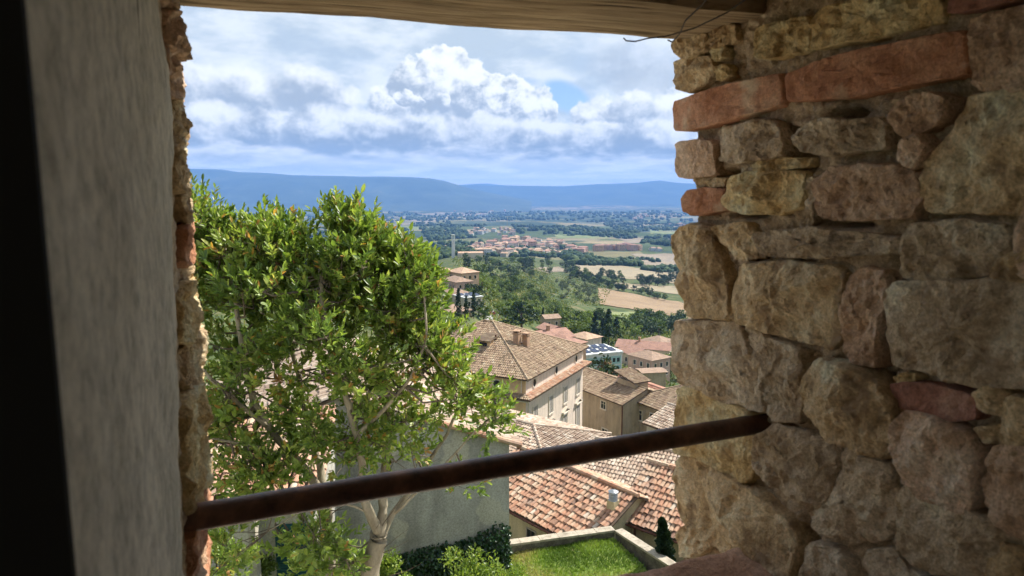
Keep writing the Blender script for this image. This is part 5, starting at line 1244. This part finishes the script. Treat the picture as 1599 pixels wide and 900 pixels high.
MB().box((-0.25, -0.25, 0.0), (12.75, 11.25, 0.5)).build('parapet', M['w_white'], mo)
for i in range(4):
    for j in range(2): MB().slab([(1+i*2.8, 1.2+j*4.8, 0.6), (3+i*2.8, 1.2+j*4.8, 0.6), (3+i*2.8, 4.4+j*4.8, 0.95), (1+i*2.8, 4.4+j*4.8, 0.95)], (0, 0, 0.05)).build('solar_panel', M['panel'], mo)
for z in (-2.6, -5.4):
    b = MB(); fbox(b, 'R', 0.4, 12.1, z-0.5, z+1.9, 0.0, 0.06); bo_ = b.build('window_band', M['teal'], mo)
    for i in range(8):
        p = MB(); fbox(p, 'R', 0.8+i*1.42, 1.7+i*1.42, z+0.1, z+1.3, 0.061, 0.09); p.build('pane', M['glass'], bo_)
midhouse('long rose roofed house right of the solar roofed block', 962, 541, 236, 18, 9, 5, 'w_cream', 'r_red', -22, 'gable_x', wrow('R', 2, 2.6, 6, -2.8, 1.1, 1.5), chim=True)
midhouse('pink house wing with brown hipped roof by the car park', 1018, 563, 205, 8, 10, 6, 'w_rose', 'r_brown', 35, 'hip', wrow('L', 1.5, 2.8, 3, -2.6, 1.0, 1.4)+wrow('R', 1.5, 2.5, 3, -2.6, 0.9, 1.3)+wrow('R', 1.5, 2.5, 3, -5.2, 0.9, 1.3))
midhouse('cream house with low brown roof between the long rose roof and pink wing', 990, 555, 222, 8, 9, 5, 'w_cream', 'r_red', 28, 'gable_y', wrow('L', 1.5, 2.5, 3, -2.8, 1.0, 1.4))
midhouse('orange walled house with brown roof partly hidden by the stone reveal', 1034, 541, 262, 12, 13, 7, 'w_orange', 'r_brown', 40, 'hip', wrow('R', 1.8, 2.6, 4, -2.8, 1.0, 1.4)+wrow('R', 1.8, 2.6, 4, -5.6, 1.0, 1.4)+wrow('L', 2, 3, 3, -2.8, 1.0, 1.4))
midhouse('low flat outbuilding with grey roof below the car park', 1004, 583, 170, 6, 4, 2, 'w_stone', 'r_brown', 10, 'gable_x', pitch=6, base=4)
# road bend with a car, and the car park
def strip(name, L, Rr, mat, lift=0.35):
    V = []; n = 14; P = []
    for side in (L, Rr):
        g3 = [ground(x, y) for x, y in side]; P.append(g3)
    def along(g3, t): k = t*(len(g3)-1); i = min(int(k), len(g3)-2); return g3[i].lerp(g3[i+1], k-i)
    for i in range(n+1):
        for s in range(7): p = along(P[0], i/n).lerp(along(P[1], i/n), s/6); V.append((p.x, p.y, gz(p.x, p.y)+lift))
    F = np.array([(i*7+s, (i+1)*7+s, (i+1)*7+s+1, i*7+s+1) for i in range(n) for s in range(6)], dtype=np.int32)
    return tag(obj(name, mesh(name, V, F, [mat], smooth=True)), kind='structure')
strip('road', [(748, 478), (757, 490), (760, 512)], [(760, 478), (778, 492), (790, 512)], M['asphalt'])
strip('car_park', [(930, 566), (932, 584)], [(985, 562), (1000, 582)], M['asphalt'])
def car(label, pos, rz, c, k):
    t = thing('parked_car', label, 'car', pos, rz)
    key = 'car%d' % k; M[key] = m_flat(key, c, 0.3, 0.1, spec=0.5)
    prof = [(-2.1, .35), (2.1, .35), (2.15, .75), (1.2, .92), (0.55, 1.42), (-1.2, 1.45), (-1.95, 0.98), (-2.15, .8)]
    m = MB(); m.slab([Vector((x, -0.85, z)) for x, z in prof], (0, 1.7, 0)); m.build('body', M[key], t)
    g_ = MB()
    for y0, y1 in ((-0.87, -0.853), (0.853, 0.87)): g_.slab([Vector((x, y0, z)) for x, z in [(-1.75, 1.0), (1.05, 0.98), (0.5, 1.36), (-1.15, 1.38)]], (0, y1-y0, 0))
    g_.build('side_window', M['glass'], t)
    for x in (-1.3, 1.3):
        for y in (-0.88, 0.66): MB().tube([(x, y, .32), (x, y+0.22, .32)], 0.32, 12).build('wheel', M['dark'], t)
    return t
for k, (lab, x, y, a, c) in enumerate([('dark car on the road bend above the palazzo', 768, 494, 75, (0.16, 0.03, 0.02)), ('silver car at the far end of the car park', 943, 569, 20, (0.5, 0.5, 0.52)), ('dark blue car in the middle of the car park', 951, 573, 20, (0.03, 0.05, 0.10)), ('pale blue grey car nearest in the car park', 958, 577, 20, (0.25, 0.30, 0.36)), ('white car under the trees beside the car park', 973, 568, 60, (0.75, 0.75, 0.75))]):
    g = ground(x, y); car(lab, (g.x, g.y, g.z+0.36), R_(a), c, k)

# far village: every house a thing of its own
def small_house(seed, wm, rm, L1, L2, h, pitch=22, name='village_house'):
    tp = math.tan(R_(pitch)); m = MB(); m.box((-L1/2, -L2/2, -2), (L1/2, L2/2, h)); m.m = 1; o = 0.4
    x, y = L1/2+o, L2/2+o; zr = h+y*tp
    for p in ([(-x, -y, h), (x, -y, h), (x*.72, 0, zr), (-x*.72, 0, zr)], [(x, y, h), (-x, y, h), (-x*.72, 0, zr), (x*.72, 0, zr)], [(x, -y, h), (x, y, h), (x*.72, 0, zr)], [(-x, y, h), (-x, -y, h), (-x*.72, 0, zr)]): m.poly([Vector(q)+Vector((0, 0, .02)) for q in p])
    m.m = 2
    for i in range(int(L1/2.6)):
        for z in np.arange(1.0, h-1.2, 2.9): m.box((-L1/2+0.9+i*2.6, -L2/2-0.04, z), (-L1/2+1.9+i*2.6, -L2/2-0.003, z+1.4))
    for i in range(int(L2/2.8)):
        for z in np.arange(1.0, h-1.2, 2.9): m.box((-L1/2-0.04, -L2/2+0.9+i*2.8, z), (-L1/2-0.003, -L2/2+1.9+i*2.8, z+1.4)); m.box((L1/2+0.003, -L2/2+0.9+i*2.8, z), (L1/2+0.04, -L2/2+1.9+i*2.8, z+1.4))
    return mesh(name, m.v, m.f, [M[wm], M[rm], M['glass']], m.i)
VM = [small_house(i, *a) for i, a in enumerate([('w_cream', 'r_brown', 14, 10, 8), ('w_rose', 'r_red', 13, 10, 9), ('w_white', 'r_brown', 13, 11, 8), ('w_orange', 'r_salmon', 16, 11, 9), ('w_pink', 'r_red', 19, 11, 11), ('w_cream', 'r_salmon', 12, 10, 7), ('w_white', 'r_salmon', 15, 10, 10)])]
BIG = [small_house(9, 'w_rose', 'r_red', 22, 12, 13, 16), small_house(10, 'w_orange', 'r_red', 18, 12, 12, 16), small_house(11, 'w_cream', 'r_brown', 20, 11, 10, 18)]
def hamlet(quad, n, label, group, seed, sc=1.0, ms=VM, row=False):
    r = random.Random(seed); g4 = [ground(x, y) or at(x, 333, 7000) for x, y in quad]
    for k in range(n):
        s = (k+0.5)/n if row else r.random(); t = r.random(); p = g4[0].lerp(g4[1], s).lerp(g4[3].lerp(g4[2], s), t)
        o = obj('village_house', r.choice(ms)); o.location = (p.x, p.y, gz(p.x, p.y)); o.rotation_euler = (0, 0, r.choice((0.3, 1.87, -0.5, 1.0))+r.uniform(-.2, .2)); q = sc*r.uniform(.85, 1.2); o.scale = (q, q, q); tag(o, label, 'house', group)
hamlet([(735, 384), (870, 381), (905, 396), (730, 399)], 66, 'small house in the main cluster of the far village', 'far village houses', 1)
hamlet([(775, 376), (825, 374), (835, 388), (765, 390)], 26, 'rosy house on the far village knoll', 'houses on the village knoll', 2, 1.25, [VM[1], VM[3], VM[4]])
hamlet([(725, 362), (790, 357), (810, 367), (735, 371)], 30, 'small pale house in the upper hamlet behind the far village', 'upper hamlet', 3, 1.1)
hamlet([(820, 376), (870, 378), (880, 384), (830, 386)], 10, 'small house on the right shoulder of the far village', 'houses right of the knoll', 4, 1.1)
hamlet([(928, 391), (1000, 388), (1000, 391), (930, 394)], 8, 'long rose apartment block right of the far village', 'rose apartment blocks', 5, 1.0, BIG[:2], True)
hamlet([(893, 394), (912, 392), (914, 396), (895, 398)], 3, 'rose apartment block at the right edge of the village', 'village edge blocks', 6, 0.95, BIG[:1])
hamlet([(1010, 391), (1040, 389), (1042, 393), (1012, 394)], 4, 'white farm building beyond the rose apartment blocks', 'white farm buildings', 7, 0.9, [VM[2]])
hamlet([(690, 386), (705, 388), (705, 392), (690, 392)], 2, 'cream house left of the bell tower', 'houses left of the bell tower', 8, 1.1, [VM[0]])
hamlet([(985, 338), (1072, 334), (1072, 341), (990, 344)], 40, 'tiny white house of the hill town near the stone reveal', 'distant hill town', 9, 1.3)
hamlet([(1045, 352), (1072, 350), (1072, 355), (1048, 356)], 8, 'tiny pale house on the far wooded slope', 'slope houses', 10, 1.2)
hamlet([(700, 331), (840, 330), (850, 336), (690, 338)], 12, 'tiny scattered farmhouse on the far plain', 'far farmhouses', 11, 1.7)
# bell tower and hall in front of the village
b = ground(708, 404)
bt = thing('bell_tower', 'slim pale open bell tower left of the far village', 'tower', b, R_(20))
MB().box((-1.6, -1.6, -3), (1.6, 1.6, 22)).build('shaft', M['w_white'], bt)
for sx in (-1, 1):
    for sy in (-1, 1): MB().box((sx*1.4-.3, sy*1.4-.3, 22.001), (sx*1.4+.3, sy*1.4+.3, 27)).build('pillar', M['w_white'], bt)
MB().slab([Vector(p) for p in [(-2, -2, 27.001), (2, -2, 27.001), (2, 2, 27.001), (-2, 2, 27.001)]], (0, 0, 0.5)).build('top_slab', M['w_white'], bt)
t_, _ = house('church_hall', 'long cream hall with pale roof beside the bell tower', ground(716, 404)+Vector((0, 0, 6)), R_(10), 28, 12, 9, M['w_cream'], M['r_salmon'], 12, 0.4, 'gable_x', tiled=False, cat='hall')
cr = thing('tower_crane', 'thin yellow tower crane rising behind the far village', 'crane', ground(792, 352))
M['crane'] = m_flat('crane', (0.55, 0.40, 0.08), 0.6)
MB().box((-1, -1, -3), (1, 1, 52)).build('mast', M['crane'], cr); MB().box((-12, -0.7, 50), (34, 0.7, 51.6)).build('jib', M['crane'], cr)

# ------------------------------------------------------------------ the bay tree in front of the window
def hero_tree():
    rg = np.random.RandomState(12); YT = 10.0
    t = thing('bay_tree', 'large leafy green tree with pale forked trunks just outside the window', 'tree', at(560, 1090, YT))
    org = Vector(t.location)
    def L(px, py, dy=0.0): return at(px, py, YT+dy)-org
    limbs = [
     ([(560, 1090, 0), (572, 960, 0), (577, 900, 0), (588, 850, 0), (592, 832, 0)], 0.20, 0.13),
     ([(592, 832, 0), (578, 803, -.1), (568, 775, -.15), (566, 735, -.2), (556, 680, -.3), (540, 620, -.4), (520, 560, -.5), (505, 490, -.5), (500, 420, -.4)], 0.10, 0.03),
     ([(594, 838, 0), (598, 790, .1), (599, 745, .15), (606, 690, .3), (604, 620, .3), (596, 540, .2), (575, 450, .1), (560, 370, 0), (540, 310, 0)], 0.105, 0.02),
     ([(596, 842, 0), (612, 805, .2), (632, 778, .3), (660, 735, .5), (690, 690, .6), (715, 640, .6), (735, 580, .5)], 0.07, 0.015),
     ([(612, 805, .2), (650, 770, .2), (700, 720, .3), (745, 670, .4), (785, 640, .4)], 0.035, 0.01),
     ([(560, 1090, 0), (528, 960, .3), (514, 880, .3), (511, 820, .3), (506, 778, .25), (466, 722, .1), (420, 668, 0), (392, 610, -.1), (375, 520, -.2), (360, 430, -.2), (340, 350, -.2)], 0.15, 0.02),
     ([(507, 782, .25), (500, 735, .4), (488, 690, .5), (472, 620, .6), (455, 540, .6), (440, 450, .5), (425, 370, .4)], 0.085, 0.02),
     ([(556, 680, -.3), (600, 640, -.5), (640, 590, -.6), (665, 520, -.6), (660, 430, -.5)], 0.045, 0.012),
     ([(466, 722, .1), (410, 700, -.3), (360, 690, -.5), (310, 680, -.6)], 0.04, 0.012),
     ([(572, 800, -.1), (545, 790, -.3), (520, 785, -.4), (470, 800, -.5), (420, 830, -.6)], 0.025, 0.008),
     ([(606, 690, .3), (640, 640, .6), (680, 590, .9), (700, 520, 1.0)], 0.04, 0.012),
     ([(420, 668, 0), (360, 620, -.4), (300, 560, -.6), (240, 480, -.6)], 0.05, 0.012)]
    br = MB(); SP_ = []
    for pts, r0, r1 in limbs:
        P = [L(*p) for p in pts]; Q = []
        for i in range(len(P)-1):
            for k in range(4):
                s = k/4; a = P[max(i-1, 0)]; b = P[i]; c = P[i+1]; d = P[min(i+2, len(P)-1)]
                Q.append(0.5*((2*b)+(c-a)*s+(2*a-5*b+4*c-d)*s*s+(3*b-a-3*c+d)*s**3))
        Q.append(P[-1]); n = len(Q)
        Q = [q+Vector((mn.noise(Vector((i*.5, r0*99, 0))), mn.noise(Vector((i*.5, r0*99, 7))), 0))*0.03 for i, q in enumerate(Q)]
        r0 *= 0.82; rad = [r0+(r1-r0)*(i/(n-1))**0.8 for i in range(n)]
        br.tube(Q, rad, 12); SP_ += [(q, r) for q, r in zip(Q, rad)][n//3:]
    # crown: clusters in blobs read off the outline (px, py, rx, ry, depth offset, spread, clusters, density)
    blobs = [(340, 375, 45, 40, 0, .8, 15, 1), (425, 385, 45, 36, 0, .8, 15, 1), (380, 455, 90, 60, 0, 1.1, 30, 1), (530, 340, 10, 20, 0, .3, 4, .9), (552, 372, 14, 20, 0, .3, 5, 1), (545, 415, 50, 36, 0, .8, 18, 1), (628, 420, 28, 36, 0, .6, 10, 1), (490, 490, 110, 60, 0, 1.2, 34, 1),
     (625, 495, 50, 60, 0, .8, 20, 1), (400, 565, 100, 55, 0, 1.1, 22, .8), (560, 580, 105, 55, 0, 1.1, 26, .75), (678, 550, 40, 52, 0, .6, 14, .8), (705, 600, 36, 36, 0, .5, 9, .7), (360, 655, 60, 55, -.2, .8, 15, .8), (470, 660, 90, 40, 0, .9, 14, .7), (600, 655, 80, 35, .2, .7, 12, .6),
     (768, 650, 24, 16, .4, .3, 4, .8), (735, 625, 20, 20, .4, .3, 4, .8), (400, 740, 75, 35, -.4, .6, 14, .8), (350, 860, 25, 45, -.5, .4, 6, .6), (470, 850, 45, 35, -.5, .5, 9, .6), (560, 700, 60, 25, -.2, .5, 8, .6), (640, 712, 40, 15, .3, .3, 4, .5), (720, 758, 16, 8, .3, .2, 2, .4), (250, 440, 70, 90, 0, 1.1, 22, 1), (230, 620, 80, 90, 0, 1, 10, .9), (500, 545, 60, 40, -.8, .5, 6, .7), (598, 385, 22, 20, 0, .4, 5, .9), (655, 455, 20, 36, 0, .4, 6, .9), (520, 870, 50, 30, -.3, .4, 7, .7), (300, 350, 25, 30, 0, .6, 6, 1), (470, 400, 30, 25, 0, .6, 6, 1)]
    P, D, Nn, ln, tone = [], [], [], [], []
    wind = np.array([-0.10, 0.0, 0.62])
    tw = MB()
    for px, py, rx, ry, dy, dep, n, den in blobs:
        for _ in range(n):
            v = rg.normal(0, 1, 3); v = v/np.linalg.norm(v)*rg.rand()**0.45
            c = L(px+v[0]*rx, py+v[1]*ry, dy+v[2]*dep)
            q, r = min(SP_, key=lambda s: (s[0]-c).length+rg.rand()*0.35)
            mid = q.lerp(c, 0.5)+Vector((rg.normal()*.08, rg.normal()*.08, -0.08+rg.normal()*.05)); r = min(r, 0.022)
            tw.tube([q, q.lerp(mid, .6), mid, mid.lerp(c, .6), c], [r, r*.8, r*.6, r*.4, 0.004], 5, False)
            cr = rg.uniform(0.16, 0.38); ct = rg.normal(0, 0.10); out = np.array(c-(L(500, 560))); out = out/(np.linalg.norm(out)+1e-6)
            for s in range(int(rg.uniform(10, 18)*den)+2):
                u = rg.normal(0, 1, 3); u /= np.linalg.norm(u); ax = u*0.75+out*0.35+wind; ax /= np.linalg.norm(ax)
                b = np.array(c)+u*cr*rg.rand()**0.5; l_ = rg.uniform(0.12, 0.28)
                if s % 2 == 0: tw.tube([c, Vector(b), Vector(b+ax*l_)], [0.005, 0.0035, 0.002], 3, False)
                k = rg.randint(8, 13); st = ct+rg.normal(0, 0.13)
                tt = np.linspace(0.1, 1, k); side = np.cross(np.tile(ax, (k, 1)), unit(rg, k)); side /= np.linalg.norm(side, axis=1)[:, None]+1e-9
                d = ax*0.75+side*np.where(tt > 0.9, 0.25, 0.8)[:, None]+np.array([0, 0, 0.10])
                P.append(b+ax*(tt*l_)[:, None]); D.append(d); Nn.append(ax*0.6-side*0.5+np.array([0, 0, 0.5])+rg.normal(0, .35, (k, 3))); ln.append(rg.uniform(0.075, 0.13, k)*rg.uniform(0.75, 1.3)); tone.append(np.clip(0.45+st+(0.06 if py > 520 else 0)+rg.normal(0, 0.15, k)+(rg.rand(k) > 0.975)*0.5, 0, 1))
    for _ in range(150):
        q, r = SP_[rg.randint(len(SP_))]
        if q.z > 3.4: continue
        d = Vector((rg.normal(0.25, .5), rg.normal(0, .4), abs(rg.normal(0.5, .35)))).normalized(); l_ = rg.uniform(0.4, 1.1); p = q.copy(); pts = [p.copy()]
        for k in range(4): d = (d+Vector((rg.normal(0, .22), rg.normal(0, .2), rg.normal(0.03, .15)))).normalized(); p = p+d*l_/4; pts.append(p.copy())
        tw.tube(pts, [0.010, 0.008, 0.006, 0.004, 0.002], 4, False)
    P, D, Nn = (np.concatenate(a) for a in (P, D, Nn)); ln = np.concatenate(ln); tone = np.concatenate(tone)
    br.build('trunk', BARK_PALE, t, True); tw.build('branch', BARK, t, True)
    obj('crown', leaf_mesh('bay_crown', P, D, Nn, ln, ln*0.38, LEAF['bay'], tone, 0.3), t)
    return len(P)
NLEAF = hero_tree()

# ivy over the foot of the grey wall, shrubs, and the little cypress by the lawn
def ivy():
    rg = np.random.RandomState(3); n = 15000; nrm = Vector((0.25, -0.968, 0)); P = []; D = []; N_ = []
    xs = [598, 612, 640, 660, 700, 735, 760, 775, 792, 800]; ys = [905, 868, 858, 853, 846, 838, 822, 815, 816, 830]
    for _ in range(n):
        px = rg.uniform(600, 794); yt = np.interp(px, xs, ys)+mn.noise(Vector((px*.12, 0, 0)))*6; py = yt+(rg.rand()**0.8)*(985-yt)
        d = ray(px, py); Yv = gA.dot(nrm)/d.dot(nrm); depth = (0.10+0.28*rg.rand())*min(1, (py-yt)/25+0.25)+0.12*mn.noise(Vector((px*.05, py*.05, 1)))
        p = d*Yv+nrm*max(0.02, depth); P.append(p); a = rg.normal(0, .6, 3); N_.append((nrm.x+a[0], nrm.y+a[1], 0.35+a[2])); b = rg.normal(0, .5, 3); D.append((b[0], b[1]-0.2, -0.6+b[2]))
    ln = rg.uniform(0.07, 0.13, n)
    t = thing('ivy', 'dense dark ivy covering the foot of the grey wall', 'ivy', (0, 0, 0))
    obj('leaves', leaf_mesh('ivy_leaves', P, D, N_, ln, ln*0.8, LEAF['ivy'], np.clip(rg.normal(.45, .25, n), 0, 1), 0.15), t)
ivy()
def shrub(label, c, r, n, kind, leaf, seed, flat=0.8, name='shrub', form=None, lean=(0, 0)):
    rg = np.random.RandomState(seed); t = thing(name, label, 'shrub' if form is None else 'tree', c)
    if form is None:
        k = 26; cc = unit(rg, k)*r*rg.uniform(.3, 1.15, k)[:, None]*np.array([1.25, 1, flat])+np.array([0, 0, r*0.7]); ci = rg.randint(0, k, n); d = unit(rg, n); P = cc[ci]+d*(r*rg.uniform(.15, .42, k)[ci]*rg.uniform(.4, 1.15, n))[:, None]
    else:
        h = form; zz = rg.rand(n)**0.75; w = r*np.sin(np.clip((1-zz)*2.2+0.08, 0, 1.57))*(0.8+0.25*np.sin(zz*37)); a = rg.rand(n)*6.283; d = np.stack([np.cos(a), np.sin(a), np.full(n, 0.9)], 1)
        P = np.stack([np.cos(a)*w+lean[0]*zz, np.sin(a)*w+lean[1]*zz, zz*h], 1)
    D = d*0.6+rg.normal(0, .5, (n, 3))+np.array([0, 0, 0.5]); ln = rg.uniform(.7, 1.3, n)*leaf
    obj('leaves', leaf_mesh(name+'_leaves', P, D, d+rg.normal(0, .5, (n, 3)), ln, ln*0.42, LEAF[kind], np.clip(rg.normal(.5, .18, n), 0, 0.92), 0.2), t)
    m = MB()
    for i in range(5): a = i*1.256; m.tube([(0.05*math.cos(a), 0.05*math.sin(a), -1.5), (r*.3*math.cos(a), r*.3*math.sin(a), r*0.7)], [0.03, 0.012], 5)
    m.build('stem', BARK, t)
shrub('round glossy green shrub at the ivy corner', at(598, 915, 18.5), 0.62, 2600, 'bay', 0.10, 1)
shrub('pale green shrub before the ivy near the lawn', at(738, 925, 19.0), 0.75, 2800, 'bay', 0.11, 2)
shrub('green shrub overlapping the wall corner by the lawn', at(782, 934, 19.5), 0.62, 2200, 'bay', 0.11, 3)
shrub('leafy shrub below the forked trunks', at(520, 905, 14.5), 0.6, 2200, 'bay', 0.10, 4)
shrub('yellowing shrub beside the grey garden wall', at(352, 900, 13.5), 0.55, 1800, 'bay', 0.10, 5)
shrub('bright green weeds in the gap beside the garden wall end', at(406, 900, 15.8), 0.30, 900, 'lime', 0.09, 6)
shrub('small dark cypress at the corner of the lawn wall', at(1042, 892, 26.2), 0.30, 5200, 'conifer', 0.13, 7, name='cypress', form=2.15, lean=(-0.28, 0))
